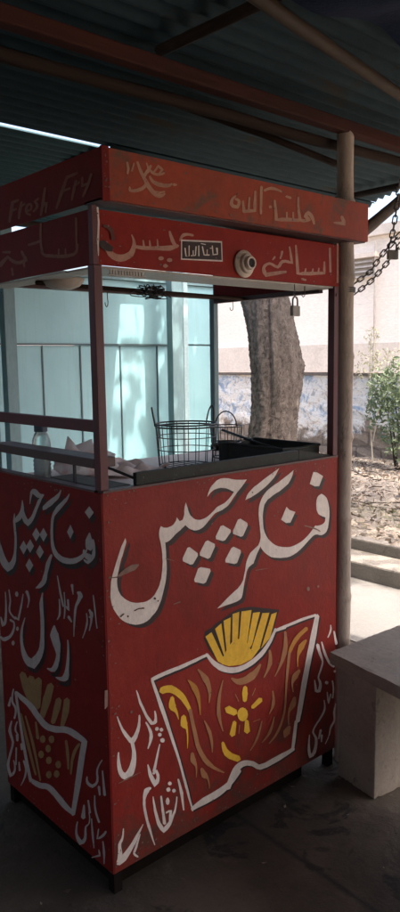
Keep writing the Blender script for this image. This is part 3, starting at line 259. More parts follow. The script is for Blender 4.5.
("latin","faded","r3690,18040 3780,18030 3830,17950 3870,17870 3910,17790 3940,17700 3970,17620 4000,17530 3950,17500 3880,17510 3830,17590 3780,17670 3730,17740 3690,17830 3660,17910 3620,17990"),
("latin","faded","r3800,17980 3710,17950 3380,17970 3360,18000 3420,18030 3770,18030"),
("latin","faded","r3870,17780 3790,17750 3520,17770 3500,17800 3560,17820 3840,17820"),
("latin","faded","r3220,17940 3300,17930 3340,17870 3380,17810 3420,17740 3440,17680 3450,17610 3470,17540 3420,17510 3370,17520 3330,17580 3300,17650 3260,17710 3230,17770 3200,17840 3170,17900"),
("latin","faded","r3330,17810 3260,17790 3040,17820 3030,17850 3090,17870 3320,17840"),
("latin","faded","r3040,17660 2980,17630 2880,17620 2780,17630 2700,17650 2670,17700 2680,17750 2730,17810 2840,17830 2910,17830 2980,17820 3040,17770 3080,17710 3070,17640 3010,17580 2920,17540 2820,17510 2770,17520 2780,17550 2870,17580 2920,17610 2940,17640 2950,17680 2920,17730 2870,17760 2850,17770 2810,17770 2800,17780 2790,17750 2780,17720 2800,17690 2840,17680 2910,17680 3000,17690"),
("latin","faded","r2320,17870 2380,17890 2470,17870 2530,17860 2620,17830 2540,17770 2510,17730 2500,17700 2530,17670 2590,17640 2670,17610 2670,17580 2610,17570 2510,17590 2430,17620 2370,17670 2380,17730 2430,17780 2490,17820 2460,17810 2410,17820 2330,17840"),
("latin","faded","r2000,18080 2070,18070 2120,17970 2170,17860 2220,17750 2250,17650 2290,17550 2330,17450 2290,17420 2230,17430 2170,17520 2120,17620 2070,17720 2030,17830 1990,17940 1950,18040"),
("latin","faded","r2210,17630 2140,17620 2050,17640 1990,17660 2030,17710 2050,17620 2070,17540 2080,17480 2040,17450 1990,17460 1970,17520 1940,17590 1910,17710 2070,17720 2130,17700 2220,17670"),
("latin","faded","r960,18160 1040,18160 1130,18050 1230,17950 1320,17840 1400,17730 1480,17620 1570,17510 1530,17470 1470,17480 1370,17580 1280,17690 1180,17790 1090,17900 1010,18010 920,18120"),
("latin","faded","r1050,18120 980,18080 530,18100 510,18130 560,18160 1030,18150"),
("latin","faded","r1270,17840 1210,17810 870,17820 850,17840 890,17870 1240,17870"),
("latin","faded","r590,17990 660,17980 700,17920 740,17850 780,17780 800,17720 830,17650 860,17580 830,17550 780,17560 740,17620 700,17680 650,17750 620,17810 580,17880 550,17950"),
("latin","faded","r710,17830 650,17820 440,17890 440,17910 490,17930 720,17860"),
("latin","faded","r320,18010 370,18000 390,17920 400,17860 390,17780 240,17780 180,17790 130,17800 120,17830 160,17840 220,17840 290,17840 330,17820 300,17840 290,17900 280,17980"),
("latin","faded","r-60,18010 0,18010 60,17930 120,17860 180,17790 240,17720 310,17650 370,17580 350,17550 300,17550 220,17610 140,17680 70,17750 10,17820 -40,17900 -90,17980"),
("plaque","plate","2660,16810 4090,16900 4110,16370 2640,16310"),
("plaque","black","2690,16770 4050,16860 4070,16410 2680,16340"),
("plaque","white","r3890,16720 3860,16700 3880,16610 3900,16560 3820,16550 3770,16530 3760,16660 3750,16750 3730,16760 3710,16740 3720,16650 3740,16510 3820,16520 3930,16540 3930,16620 3930,16710"),
("plaque","white","r3640,16510 3620,16520 3510,16510 3450,16500 3420,16620 3400,16700 3380,16710 3360,16690 3380,16610 3420,16480 3510,16480 3620,16490"),
("plaque","white","r3540,16640 3530,16630 3530,16500 3540,16490 3550,16500 3560,16640"),
("plaque","white","r3250,16720 3230,16700 3230,16450 3250,16440 3270,16450 3270,16710"),
("plaque","white","r3160,16690 3140,16680 3120,16550 3120,16460 3050,16460 2990,16450 2970,16430 2990,16420 3050,16430 3150,16450 3160,16550 3180,16680"),
("plaque","white","r3060,16580 3040,16570 3040,16450 3050,16440 3070,16450 3070,16570"),
("plaque","white","r2920,16690 2900,16670 2900,16520 2900,16420 2850,16420 2830,16410 2810,16530 2800,16610 2780,16620 2760,16600 2770,16520 2790,16400 2850,16400 2930,16420 2930,16530 2940,16680"),
("plaque","white","r3640,16680 3650,16670 3730,16680 3740,16690 3730,16700 3650,16690"),
("plaque","white","r3320,16770 3330,16760 3490,16750 3500,16760 3490,16770 3340,16780"),
("side_header_text","faded","r640,16550 690,16530 710,16440 760,16370 830,16350 1180,16350 1550,16390 1950,16450 2070,16470 2170,16490 2210,16510 2280,16750 2280,16990 2250,17230 2290,17260 2340,17250 2380,17010 2390,16760 2340,16510 2250,16440 2100,16390 1970,16370 1560,16310 1170,16270 790,16280 650,16330 610,16420 590,16520"),
("side_header_text","faded","r660,17150 710,17140 720,16460 680,16440 640,16450 610,17120"),
("side_header_text","faded","r3010,16800 2960,16770 2830,16770 2710,16770 2590,16770 2490,16780 2400,16790 2310,16800 2300,16830 2350,16850 2440,16850 2540,16840 2630,16840 2740,16840 2860,16830 2980,16830"),
("side_header_text","faded","r3370,16710 3400,16680 3330,16570 3270,16490 3230,16470 3340,16460 3490,16450 3620,16460 3770,16510 3920,16570 4130,16670 4400,16600 4570,16550 4720,16500 4700,16420 4530,16400 4410,16450 4260,16520 4110,16590 4040,16520 3870,16440 3670,16380 3460,16360 3270,16370 3040,16400 3100,16510 3190,16590 3290,16690"),
("side_header_text","faded","r4440,16790 4400,16760 3990,16700 3930,16730 3980,16770 4390,16810"),
("side_header_text","faded","r3920,16330 3980,16310 3950,16120 3890,16100 3830,16120 3860,16300"),
("side_header_text","faded","r3260,16420 3320,16400 3300,16270 3230,16250 3180,16270 3200,16390"),
("side_header_text","faded","r1490,16530 1520,16520 1540,16370 1500,16350 1460,16360 1450,16520"),
("side_header_text","faded","r1170,16500 1210,16490 1220,16350 1180,16320 1140,16340 1140,16480"),
]


# ------------------------------------------------------------------ materials
def new_mat(name):
    m = bpy.data.materials.new(name); m.use_nodes = True
    nt = m.node_tree
    b = nt.nodes['Principled BSDF']
    return m, nt, b
def noise(nt, scale, detail=6, rough=.6, vec=None, dist=0.0):
    n = nt.nodes.new('ShaderNodeTexNoise'); n.inputs['Scale'].default_value = scale
    n.inputs['Detail'].default_value = detail; n.inputs['Roughness'].default_value = rough
    n.inputs['Distortion'].default_value = dist
    if vec is not None: nt.links.new(vec, n.inputs['Vector'])
    return n.outputs['Fac']
def ramp(nt, fac, stops, interp='LINEAR'):
    r = nt.nodes.new('ShaderNodeValToRGB'); r.color_ramp.interpolation = interp
    el = r.color_ramp.elements
    el[0].position, el[0].color = stops[0][0], (*stops[0][1], 1)
    el[1].position, el[1].color = stops[-1][0], (*stops[-1][1], 1)
    for p, c in stops[1:-1]:
        e = el.new(p); e.color = (*c, 1)
    nt.links.new(fac, r.inputs['Fac'])
    return r.outputs['Color']
def mix(nt, fac, a, b, mode='MIX'):
    n = nt.nodes.new('ShaderNodeMix'); n.data_type = 'RGBA'; n.blend_type = mode
    if isinstance(fac, (int, float)): n.inputs[0].default_value = fac
    else: nt.links.new(fac, n.inputs[0])
    for i, v in ((6, a), (7, b)):
        if isinstance(v, tuple): n.inputs[i].default_value = (*v, 1)
        else: nt.links.new(v, n.inputs[i])
    return n.outputs[2]
def coords(nt, scale=(1, 1, 1), rot=(0, 0, 0)):
    tc = nt.nodes.new('ShaderNodeTexCoord'); mp = nt.nodes.new('ShaderNodeMapping')
    mp.inputs['Scale'].default_value = scale; mp.inputs['Rotation'].default_value = rot
    nt.links.new(tc.outputs['Object'], mp.inputs['Vector'])
    return mp.outputs['Vector']
def bump(nt, b, h, strength=.3, dist=.01):
    n = nt.nodes.new('ShaderNodeBump'); n.inputs['Strength'].default_value = strength
    n.inputs['Distance'].default_value = dist
    nt.links.new(h, n.inputs['Height']); nt.links.new(n.outputs['Normal'], b.inputs['Normal'])
def surf(name, c, dark=None, scale=8, rough=.6, bmp=.15, bd=.004, spots=None, sthr=(.62, .68), sscale=25, metal=0, stretch=(1, 1, 1), fine=60, amt=.8, spec=.5):
    """paint, wood, metal, concrete: a base colour broken by large and fine noise and by worn spots"""
    m, nt, b = new_mat(name)
    dark = dark or tuple(x * .6 for x in c)
    v = coords(nt, stretch)
    f = noise(nt, scale, 6, .62, v, .3)
    col = ramp(nt, f, [(.3, dark), (.62, c)])
    f2 = noise(nt, fine, 3, .7, v)
    col = mix(nt, .35 * amt, col, ramp(nt, f2, [(.3, tuple(x * .55 for x in c)), (.7, tuple(min(1, x * 1.2) for x in c))]))
    if spots:
        f3 = noise(nt, sscale, 8, .75, v, .6)
        s = ramp(nt, f3, [(sthr[0], (0, 0, 0)), (sthr[1], (1, 1, 1))])
        col = mix(nt, s, col, spots)
    nt.links.new(col, b.inputs['Base Color'])
    rr = nt.nodes.new('ShaderNodeMapRange'); rr.inputs[3].default_value = max(.05, rough - .12); rr.inputs[4].default_value = min(1, rough + .15)
    nt.links.new(f, rr.inputs[0]); nt.links.new(rr.outputs[0], b.inputs['Roughness'])
    b.inputs['Metallic'].default_value = metal
    b.inputs['Specular IOR Level'].default_value = spec
    if bmp: bump(nt, b, noise(nt, fine, 5, .7, v), bmp, bd)
    return m

RED = surf('red_enamel', (.30, .022, .013), (.23, .019, .012), 5, .62, .12, .002, (.10, .035, .025), (.70, .76), 14, fine=35, spec=.18)
def red_panel_mat():
    m, nt, b = new_mat('hand_painted_red_sheet')
    v = coords(nt)
    f = noise(nt, 4, 7, .65, v, .5)
    c = ramp(nt, f, [(.3, (.165, .020, .013)), (.55, (.26, .024, .015)), (.72, (.31, .042, .026))])
    c = mix(nt, .25, c, ramp(nt, noise(nt, 60, 4, .7, coords(nt, (1, 1, .25))), [(.3, (.13, .010, .008)), (.7, (.30, .02, .014))]))
    chip = ramp(nt, noise(nt, 30, 9, .8, v, .4), [(.715, (0, 0, 0)), (.735, (1, 1, 1))])
    c = mix(nt, chip, c, (.26, .15, .11))
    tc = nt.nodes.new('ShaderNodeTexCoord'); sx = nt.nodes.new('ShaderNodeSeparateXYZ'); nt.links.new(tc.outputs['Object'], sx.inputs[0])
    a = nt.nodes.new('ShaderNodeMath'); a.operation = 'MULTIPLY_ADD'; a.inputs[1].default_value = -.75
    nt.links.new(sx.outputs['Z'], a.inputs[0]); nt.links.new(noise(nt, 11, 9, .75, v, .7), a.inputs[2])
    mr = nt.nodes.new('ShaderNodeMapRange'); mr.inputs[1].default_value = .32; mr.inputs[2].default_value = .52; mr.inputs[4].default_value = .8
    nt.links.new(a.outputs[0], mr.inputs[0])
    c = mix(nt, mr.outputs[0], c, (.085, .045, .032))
    nt.links.new(c, b.inputs['Base Color']); b.inputs['Roughness'].default_value = .55; b.inputs['Specular IOR Level'].default_value = .22
    h = mix(nt, .12, noise(nt, 2.6, 2, .5, v), noise(nt, 90, 4, .7, v))
    bump(nt, b, h, .55, .02)
    return m
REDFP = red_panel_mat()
REDUP = surf('faded_red_enamel', (.40, .070, .034), (.25, .060, .034), 7, .55, .25, .003, (.16, .085, .055), (.54, .66), 9, fine=40, spec=.2)
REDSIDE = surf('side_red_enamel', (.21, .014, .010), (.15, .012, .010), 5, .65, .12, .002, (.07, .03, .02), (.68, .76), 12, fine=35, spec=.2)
POSTR = surf('maroon_angle_iron', (.13, .028, .030), (.09, .02, .022), 10, .5, .2, .002, (.09, .05, .04), (.6, .68), 30, stretch=(1, 1, .3))
RAILM = surf('brown_rail_paint', (.10, .045, .040), (.07, .03, .028), 10, .5, .2, .002, (.15, .10, .08), (.6, .7), 30)
CREAM = surf('cream_sheet', (.50, .43, .36), (.36, .30, .24), 9, .5, .1, .002, (.22, .14, .09), (.64, .72), 18)
STEEL = surf('greasy_steel', (.040, .042, .036), (.018, .017, .015), 20, .6, .3, .003, (.16, .14, .11), (.62, .7), 45, metal=.2, spec=.25)
WIRE = surf('dark_wire', (.06, .062, .06), None, 40, .4, .1, .001, metal=.7)
TOPM = surf('worn_pink_counter', (.80, .66, .60), (.68, .53, .47), 6, .5, .1, .002, (.25, .15, .12), (.62, .7), 18)
PLANK = surf('grey_plank', (.13, .13, .11), (.08, .08, .07), 10, .7, .4, .004, stretch=(.2, 1, 1))
LW = surf('white_sign_paint', (.80, .68, .60), (.66, .55, .48), 16, .6, .25, .001, (.36, .20, .16), (.64, .72), 38, stretch=(1, 1, .5), fine=140)
LK = surf('black_sign_paint', (.030, .010, .008), (.022, .009, .008), 12, .6, .1, .001)
LY = surf('yellow_sign_paint', (.88, .50, .035), (.74, .38, .025), 20, .6, .15, .001, (.32, .14, .02), (.62, .70), 40)
LO = surf('orange_sign_paint', (.52, .22, .03), (.42, .16, .03), 20, .6, .1, .001)
LT = surf('tan_sign_paint', (.42, .18, .07), (.32, .12, .05), 20, .6, .1, .001)
LDY = surf('shaded_yellow_sign_paint', (.33, .19, .07), (.24, .13, .05), 20, .7, .1, .001)  # sign yellow darkened for the dim, shaded side panel
LF = surf('faded_sign_paint', (.50, .25, .15), (.36, .14, .085), 22, .6, .1, .001, (.28, .07, .04), (.60, .68), 45)
LFB = surf('faded_cream_sign_paint', (.50, .25, .17), (.36, .13, .08), 22, .6, .1, .001, (.26, .05, .03), (.60, .68), 45)
LFAINT = surf('nearly_gone_sign_paint', (.30, .12, .07), (.20, .06, .035), 22, .7, .1, .001, (.16, .025, .015), (.56, .64), 40)
LS = surf('scraped_paint', (.27, .16, .12), (.16, .07, .05), 40, .7, .1, .001)
LR = surf('rust_mark', (.12, .035, .02), None, 40, .7, .1, .001)
LSW = surf('shaded_white_sign_paint', (.50, .42, .37), (.40, .34, .30), 12, .7, .1, .001, spec=.2)  # white sign paint in a darker copy for the shaded side
BAMBOO = surf('bamboo_culm', (.54, .43, .35), (.30, .235, .185), 6, .8, .6, .006, (.11, .08, .06), (.56, .64), 9, stretch=(1, 1, .35))
BAMBOOD = surf('dark_brown_bamboo', (.055, .034, .02), (.03, .02, .013), 8, .6, .3, .003, (.03, .02, .015), (.55, .66), 14, stretch=(.25, 1, 1), spec=.2)  # dark brown throughout, much darker than the upright culm
TIMBER = surf('red_brown_timber', (.07, .023, .017), (.04, .016, .013), 7, .8, .5, .005, (.03, .014, .011), (.55, .66), 10, stretch=(.15, 1, 1), spec=.15)
DTIMBER = surf('old_dark_pole', (.042, .026, .019), (.022, .015, .012), 7, .85, .5, .005, stretch=(.2, 1, 1), spec=.15)
LOGM = surf('grey_branch', (.15, .115, .09), (.09, .07, .055), 12, .8, .6, .006)
ROOFM = surf('weathered_corrugated_iron', (.040, .066, .076), (.020, .035, .042), 3, .8, .2, .003, (.06, .045, .03), (.58, .68), 6, metal=.0, spec=.12, stretch=(.3, 1, 1))
AWNM = surf('teal_corrugated_iron', (.03, .065, .075), (.016, .037, .046), 3, .55, .2, .003, (.05, .045, .035), (.6, .7), 6, spec=.12)
TARPM = surf('blue_tarpaulin', (.012, .024, .055), (.008, .014, .032), 5, .8, .4, .01, spec=.1)
CONC = surf('cast_concrete', (.33, .265, .205), (.22, .175, .135), 6, .75, .45, .004, (.13, .105, .085), (.60, .70), 16, fine=90)
CONCT = surf('worn_concrete_slab', (.26, .225, .19), (.16, .135, .115), 5, .8, .35, .003, (.12, .09, .075), (.58, .68), 12, fine=90, spec=.25)
KERBM = surf('kerb_concrete', (.22, .195, .17), (.14, .125, .11), 5, .85, .5, .01, (.12, .10, .085), (.58, .68), 9, fine=50)
BLKP = surf('black_enamel', (.02, .02, .02), None, 20, .5)
HOLEM = surf('dark_socket', (.015, .012, .012), None, 20, .6)
BRASS = surf('tarnished_padlock_metal', (.30, .27, .23), (.20, .18, .15), 40, .5, .1, .001, metal=.3)
GALV = surf('dull_chain_steel', (.17, .155, .14), (.10, .09, .08), 40, .55, .1, .001, metal=.3)
SEAM = surf('dark_seam_trim', (.07, .12, .13), None, 10, .6)
POLE = surf('blue_green_pole_paint', (.17, .27, .29), (.10, .18, .20), 8, .5, .15, .002, (.12, .10, .08), (.64, .7), 14, stretch=(1, 1, .3))
BRICKD = surf('light_blocking_wall', (.30, .27, .24), (.20, .18, .16), 3, .9, .4, .01)

def teal_mat():
    m, nt, b = new_mat('teal_cabin_paint')
    v = coords(nt)
    c = ramp(nt, noise(nt, 2.2, 5, .55, v, .4), [(.3, (.23, .43, .475)), (.7, (.31, .53, .57))])
    streak = ramp(nt, noise(nt, 3, 6, .6, coords(nt, (9, 1, .6))), [(.52, (0, 0, 0)), (.75, (.5, .5, .5))])
    c = mix(nt, streak, c, (.22, .36, .38))
    sp = ramp(nt, noise(nt, 24, 8, .75, v), [(.68, (0, 0, 0)), (.73, (1, 1, 1))])
    c = mix(nt, sp, c, (.22, .24, .22))
    nt.links.new(c, b.inputs['Base Color']); b.inputs['Roughness'].default_value = .38
    bump(nt, b, noise(nt, 5, 3, .5, v), .25, .01)
    return m
TEAL = teal_mat()

def floor_mat():
    m, nt, b = new_mat('oily_shed_floor')
    v = coords(nt)
    c = ramp(nt, noise(nt, 1.6, 8, .65, v, .5), [(.30, (.030, .021, .014)), (.5, (.062, .045, .032)), (.72, (.13, .10, .072))])
    sp = ramp(nt, noise(nt, 35, 5, .7, v), [(.63, (0, 0, 0)), (.72, (.7, .7, .7))])
    c = mix(nt, sp, c, (.09, .075, .065))
    oil = ramp(nt, noise(nt, 4.5, 4, .6, v, 1.0), [(.60, (0, 0, 0)), (.64, (.85, .85, .85))]); c = mix(nt, oil, c, (.012, .009, .007))
    dust = ramp(nt, noise(nt, 9, 8, .8, v, .6), [(.56, (0, 0, 0)), (.70, (.8, .8, .8))]); c = mix(nt, dust, c, (.12, .095, .072))
    vor = nt.nodes.new('ShaderNodeTexVoronoi'); vor.feature = 'DISTANCE_TO_EDGE'; vor.inputs['Scale'].default_value = .45
    nt.links.new(v, vor.inputs['Vector'])
    ck = ramp(nt, vor.outputs['Distance'], [(.0, (1, 1, 1)), (.006, (0, 0, 0))])
    c = mix(nt, ck, c, (.02, .016, .014))
    nt.links.new(c, b.inputs['Base Color']); b.inputs['Roughness'].default_value = .75
    bump(nt, b, noise(nt, 22, 8, .7, v), .6, .012)
    return m
FLOORM = floor_mat()
def ground_mat():
    m, nt, b = new_mat('littered_earth')
    v = coords(nt)
    c = ramp(nt, noise(nt, 2.5, 9, .7, v, .5), [(.3, (.15, .12, .10)), (.5, (.25, .21, .175)), (.7, (.36, .31, .26))])
    f = ramp(nt, noise(nt, 26, 6, .75, v, .4), [(.35, (.10, .075, .06)), (.65, (.46, .41, .35))])
    c = mix(nt, .35, c, f)
    nt.links.new(c, b.inputs['Base Color']); b.inputs['Roughness'].default_value = .95
    bump(nt, b, noise(nt, 30, 8, .75, v), .9, .03)
    return m
EARTH = ground_mat()
PAVEM = surf('pale_pavement', (.175, .165, .157), (.135, .126, .118), 2.5, .8, .3, .004, (.24, .21, .185), (.64, .72), 8, fine=70)

def low_wall_mat():
    """old compound wall: flaking white and blue wash above, bare stone blocks below"""
    m, nt, b = new_mat('flaking_painted_wall')
    v = coords(nt)
    br = nt.nodes.new('ShaderNodeTexBrick'); br.inputs['Scale'].default_value = 1
    br.inputs['Brick Width'].default_value = .36; br.inputs['Row Height'].default_value = .17
    br.inputs['Mortar Size'].default_value = .018; br.inputs['Mortar Smooth'].default_value = .4
    br.inputs['Color1'].default_value = (.30, .235, .18, 1); br.inputs['Color2'].default_value = (.22, .17, .135, 1)
    br.inputs['Mortar'].default_value = (.07, .055, .045, 1)
    tc = nt.nodes.new('ShaderNodeTexCoord'); sx = nt.nodes.new('ShaderNodeSeparateXYZ'); cb = nt.nodes.new('ShaderNodeCombineXYZ')
    nt.links.new(tc.outputs['Object'], sx.inputs[0])
    wob = nt.nodes.new('ShaderNodeMath'); wob.operation = 'MULTIPLY_ADD'; wob.inputs[1].default_value = .10
    nt.links.new(noise(nt, 3, 3, .5, v), wob.inputs[0]); nt.links.new(sx.outputs['Z'], wob.inputs[2])
    nt.links.new(sx.outputs['Y'], cb.inputs['X']); nt.links.new(wob.outputs[0], cb.inputs['Y'])
    nt.links.new(cb.outputs[0], br.inputs['Vector'])
    stone = mix(nt, .5, br.outputs['Color'], ramp(nt, noise(nt, 14, 8, .7, v), [(.3, (.12, .09, .07)), (.7, (.36, .30, .24))]))
    wash = ramp(nt, noise(nt, 3.2, 9, .72, v, 1.2), [(.35, (.20, .30, .44)), (.42, (.40, .47, .55)), (.48, (.74, .73, .70)), (.58, (.72, .68, .62)), (.66, (.40, .31, .24))])
    wash = mix(nt, ramp(nt, noise(nt, 11, 8, .75, v, 1.5), [(.55, (0, 0, 0)), (.60, (.7, .7, .7))]), wash, (.26, .27, .29))
    # wash lost towards the foot of the wall, with a torn edge
    a = nt.nodes.new('ShaderNodeMath'); a.operation = 'MULTIPLY_ADD'; a.inputs[1].default_value = 1.1
    nt.links.new(noise(nt, 1.9, 7, .7, v, .8), a.inputs[0]); nt.links.new(sx.outputs['Z'], a.inputs[2])
    k = ramp(nt, a.outputs[0], [(.0, (0, 0, 0)), (1, (1, 1, 1))])
    mr = nt.nodes.new('ShaderNodeMapRange'); mr.inputs[1].default_value = 1.02; mr.inputs[2].default_value = 1.10
    nt.links.new(a.outputs[0], mr.inputs[0])
    c = mix(nt, mr.outputs[0], stone, wash)
    nt.links.new(c, b.inputs['Base Color']); b.inputs['Roughness'].default_value = .95
    h = mix(nt, .5, br.outputs['Color'], ramp(nt, noise(nt, 12, 9, .75, v), [(.2, (0, 0, 0)), (.8, (1, 1, 1))]))
    bump(nt, b, h, .9, .05)
    return m
LOWWALL = low_wall_mat()
PLASTER = surf('off_white_plaster', (.82, .76, .69), (.72, .66, .59), 1.1, .9, .3, .01, (.60, .54, .48), (.62, .75), 2.5, fine=25, stretch=(1, .5, 1.6))
BEIGE = surf('beige_stained_plaster', (.68, .61, .54), (.56, .50, .44), 1.6, .9, .3, .01, (.46, .40, .35), (.56, .7), 3, fine=25)

def bark_mat():
    m, nt, b = new_mat('furrowed_bark')
    v = coords(nt, (1, 1, .5))
    n1 = noise(nt, 26, 10, .85, v, .9)
    c = ramp(nt, n1, [(.38, (.035, .026, .022)), (.46, (.15, .118, .10)), (.62, (.30, .25, .215))])
    c = mix(nt, ramp(nt, noise(nt, 3, 4, .6, v), [(.5, (0, 0, 0)), (.7, (.6, .6, .6))]), c, (.21, .175, .15))
    nt.links.new(c, b.inputs['Base Color']); b.inputs['Roughness'].default_value = .95
    bump(nt, b, n1, 1.0, .06)
    return m
BARK = bark_mat()
def leaf_mat(name, a, c_, sc=3):
    m, nt, b = new_mat(name)
    c = ramp(nt, noise(nt, sc, 3, .6, coords(nt)), [(.35, a), (.65, c_)])
    nt.links.new(c, b.inputs['Base Color']); b.inputs['Roughness'].default_value = .55
    tr = nt.nodes.new('ShaderNodeBsdfTranslucent'); nt.links.new(c, tr.inputs['Color'])
    ms = nt.nodes.new('ShaderNodeMixShader'); ms.inputs[0].default_value = .3
    out = nt.nodes['Material Output']
    nt.links.new(b.outputs[0], ms.inputs[1]); nt.links.new(tr.outputs[0], ms.inputs[2]); nt.links.new(ms.outputs[0], out.inputs[0])
    return m
LEAFB = leaf_mat('bush_leaves', (.085, .12, .065), (.17, .22, .12), 6)
LEAFT = leaf_mat('tree_leaves', (.04, .07, .025), (.08, .12, .04), 3)
LEAFY = leaf_mat('straw_leaves', (.22, .22, .12), (.34, .33, .22), 6)
LITTER = leaf_mat('dry_leaf_litter', (.10, .07, .05), (.34, .28, .22), 14)
GRASSM = leaf_mat('yellow_green_grass', (.15, .19, .06), (.26, .28, .12), 6)
STALK = surf('pale_stalk', (.36, .31, .25), None, 12, .8)

def plastic_mat(name, c, rough, trans, ior=1.45):
    m, nt, b = new_mat(name)
    b.inputs['Base Color'].default_value = (*c, 1); b.inputs['Roughness'].default_value = rough
    b.inputs['Transmission Weight'].default_value = trans; b.inputs['IOR'].default_value = ior
    return m
JARM = plastic_mat('clear_jar_plastic', (.75, .88, .88), .22, .8)
JARFILL = surf('pale_jar_contents', (.50, .52, .50), (.36, .38, .37), 20, .6)
LIDM = surf('navy_lid_plastic', (.03, .06, .10), None, 20, .4)
def bag_mat():
    m, nt, b = new_mat('thin_white_polythene')
    v = coords(nt)
    c = ramp(nt, noise(nt, 10, 4, .6, v), [(.36, (.80, .55, .52)), (.5, (.88, .85, .83))])
    nt.links.new(c, b.inputs['Base Color']); b.inputs['Roughness'].default_value = .35
    bump(nt, b, noise(nt, 30, 5, .6, v, 1.5), .8, .01)
    tr = nt.nodes.new('ShaderNodeBsdfTranslucent'); nt.links.new(c, tr.inputs['Color'])
    ms = nt.nodes.new('ShaderNodeMixShader'); ms.inputs[0].default_value = .55
    nt.links.new(b.outputs[0], ms.inputs[1]); nt.links.new(tr.outputs[0], ms.inputs[2])
    nt.links.new(ms.outputs[0], nt.nodes['Material Output'].inputs[0])
    return m
BAGM = bag_mat()

# ------------------------------------------------------------------ mesh helpers
def tag(o, label=None, cat=None, group=None, kind=None):
    if label: o['label'] = label
    if cat: o['category'] = cat
    if group: o['group'] = group
    if kind: o['kind'] = kind
    return o
def thing(name, label, cat, loc=(0, 0, 0), rz=0, group=None):
    o = bpy.data.objects.new(name, None); C.objects.link(o); o.empty_display_size = .05
    o.location = loc; o.rotation_euler = (0, 0, rz)
    return tag(o, label, cat, group)
def obj(name, bm, m, parent=None, smooth=False, bevel=0, world=True):
    """world=True: the vertices are in world space; keep them there under the parent"""
    me = bpy.data.meshes.new(name); bm.normal_update(); bm.to_mesh(me); bm.free()
    me.materials.append(m)
    o = bpy.data.objects.new(name, me); C.objects.link(o)
    if parent is not None:
        o.parent = parent
        if world:
            p, M = parent, Matrix.Identity(4)
            while p is not None:
                M = Matrix.LocRotScale(p.location, p.rotation_euler, p.scale) @ M; p = p.parent
            me.transform(M.inverted())
    if smooth:
        for p in me.polygons: p.use_smooth = True
    if bevel:
        b = o.modifiers.new('bevel', 'BEVEL'); b.width = bevel; b.segments = 2; b.limit_method = 'ANGLE'; b.angle_limit = .6
    return o
def B(): return bmesh.new()
def box(bm, lo, hi, M=None):
    vs = [bm.verts.new((x, y, z)) for x in (lo[0], hi[0]) for y in (lo[1], hi[1]) for z in (lo[2], hi[2])]
    for f in ((0, 1, 3, 2), (4, 6, 7, 5), (0, 4, 5, 1), (2, 3, 7, 6), (0, 2, 6, 4), (1, 5, 7, 3)):
        bm.faces.new([vs[i] for i in f])
    if M is not None: bmesh.ops.transform(bm, matrix=M, verts=vs)
    return bm
def bx(lo, hi): return box(B(), lo, hi)
def prism(bm, pts, z0, z1):
    a = [bm.verts.new((x, y, z0)) for x, y in pts]; b = [bm.verts.new((x, y, z1)) for x, y in pts]
    n = len(pts)
    bm.faces.new(a[::-1]); bm.faces.new(b)
    for i in range(n): bm.faces.new((a[i], a[(i + 1) % n], b[(i + 1) % n], b[i]))
    bmesh.ops.recalc_face_normals(bm, faces=bm.faces)
    return bm
def tube(bm, pts, rad, seg=10, cap=True, wob=0, closed=False):
    pts = [Vector(p) for p in pts]; n = len(pts)
    if not hasattr(rad, '__len__'): rad = [rad] * n
    rings = []; prev = None
    for i, p in enumerate(pts):
        if closed: t = pts[(i + 1) % n] - pts[i - 1]
        else: t = pts[min(n - 1, i + 1)] - pts[max(0, i - 1)]
        t.normalize()
        if prev is None:
            a = t.orthogonal().normalized() if abs(t.z) > .9 else t.cross(Vector((0, 0, 1))).normalized()
        else: a = (prev - t * prev.dot(t)).normalized()
        prev = a; b = t.cross(a)
        ring = []
        for k in range(seg):
            th = 2 * PI * k / seg; r = rad[i] * (1 + random.uniform(-wob, wob))
            ring.append(bm.verts.new(p + (a * math.cos(th) + b * math.sin(th)) * r))
        rings.append(ring)
    m = n if closed else n - 1
    for i in range(m):
        A, D = rings[i], rings[(i + 1) % n]
        for k in range(seg): bm.faces.new((A[k], A[(k + 1) % seg], D[(k + 1) % seg], D[k]))
    if cap and not closed: bm.faces.new(rings[0][::-1]); bm.faces.new(rings[-1])
    return bm
def lathe(bm, prof, M=None, seg=24):
    rings = []; new = []
    for r, z in prof:
        ring = [bm.verts.new((r * math.cos(2 * PI * k / seg), r * math.sin(2 * PI * k / seg), z)) for k in range(seg)]
        rings.append(ring); new += ring
    for A, D in zip(rings, rings[1:]):
        for k in range(seg): bm.faces.new((A[k], A[(k + 1) % seg], D[(k + 1) % seg], D[k]))
    if prof[0][0] > 1e-5: bm.faces.new(rings[0][::-1])
    if prof[-1][0] > 1e-5: bm.faces.new(rings[-1])
    bmesh.ops.remove_doubles(bm, verts=new, dist=1e-6)
    if M is not None:
        bmesh.ops.transform(bm, matrix=M, verts=[v for v in new if v.is_valid])
    return bm
def ring_pts(c, r, n=28, ax=(1, 0, 0), ay=(0, 1, 0), ry=None):
    c = Vector(c); ax = Vector(ax); ay = Vector(ay); ry = ry or r
    return [c + ax * r * math.cos(2 * PI * k / n) + ay * ry * math.sin(2 * PI * k / n) for k in range(n)]
def leaves(bm, centre, rad, n, size, up=.3, fill=.35, asp=.5):
    cx, cy, cz = centre
    for _ in range(n):
        while True:
            u = Vector((random.uniform(-1, 1), random.uniform(-1, 1), random.uniform(-1, 1)))
            if fill < u.length < 1: break
        p = Vector((cx + u.x * rad[0], cy + u.y * rad[1], cz + u.z * rad[2]))
        leaf(bm, p, size * random.uniform(.6, 1.3), asp)
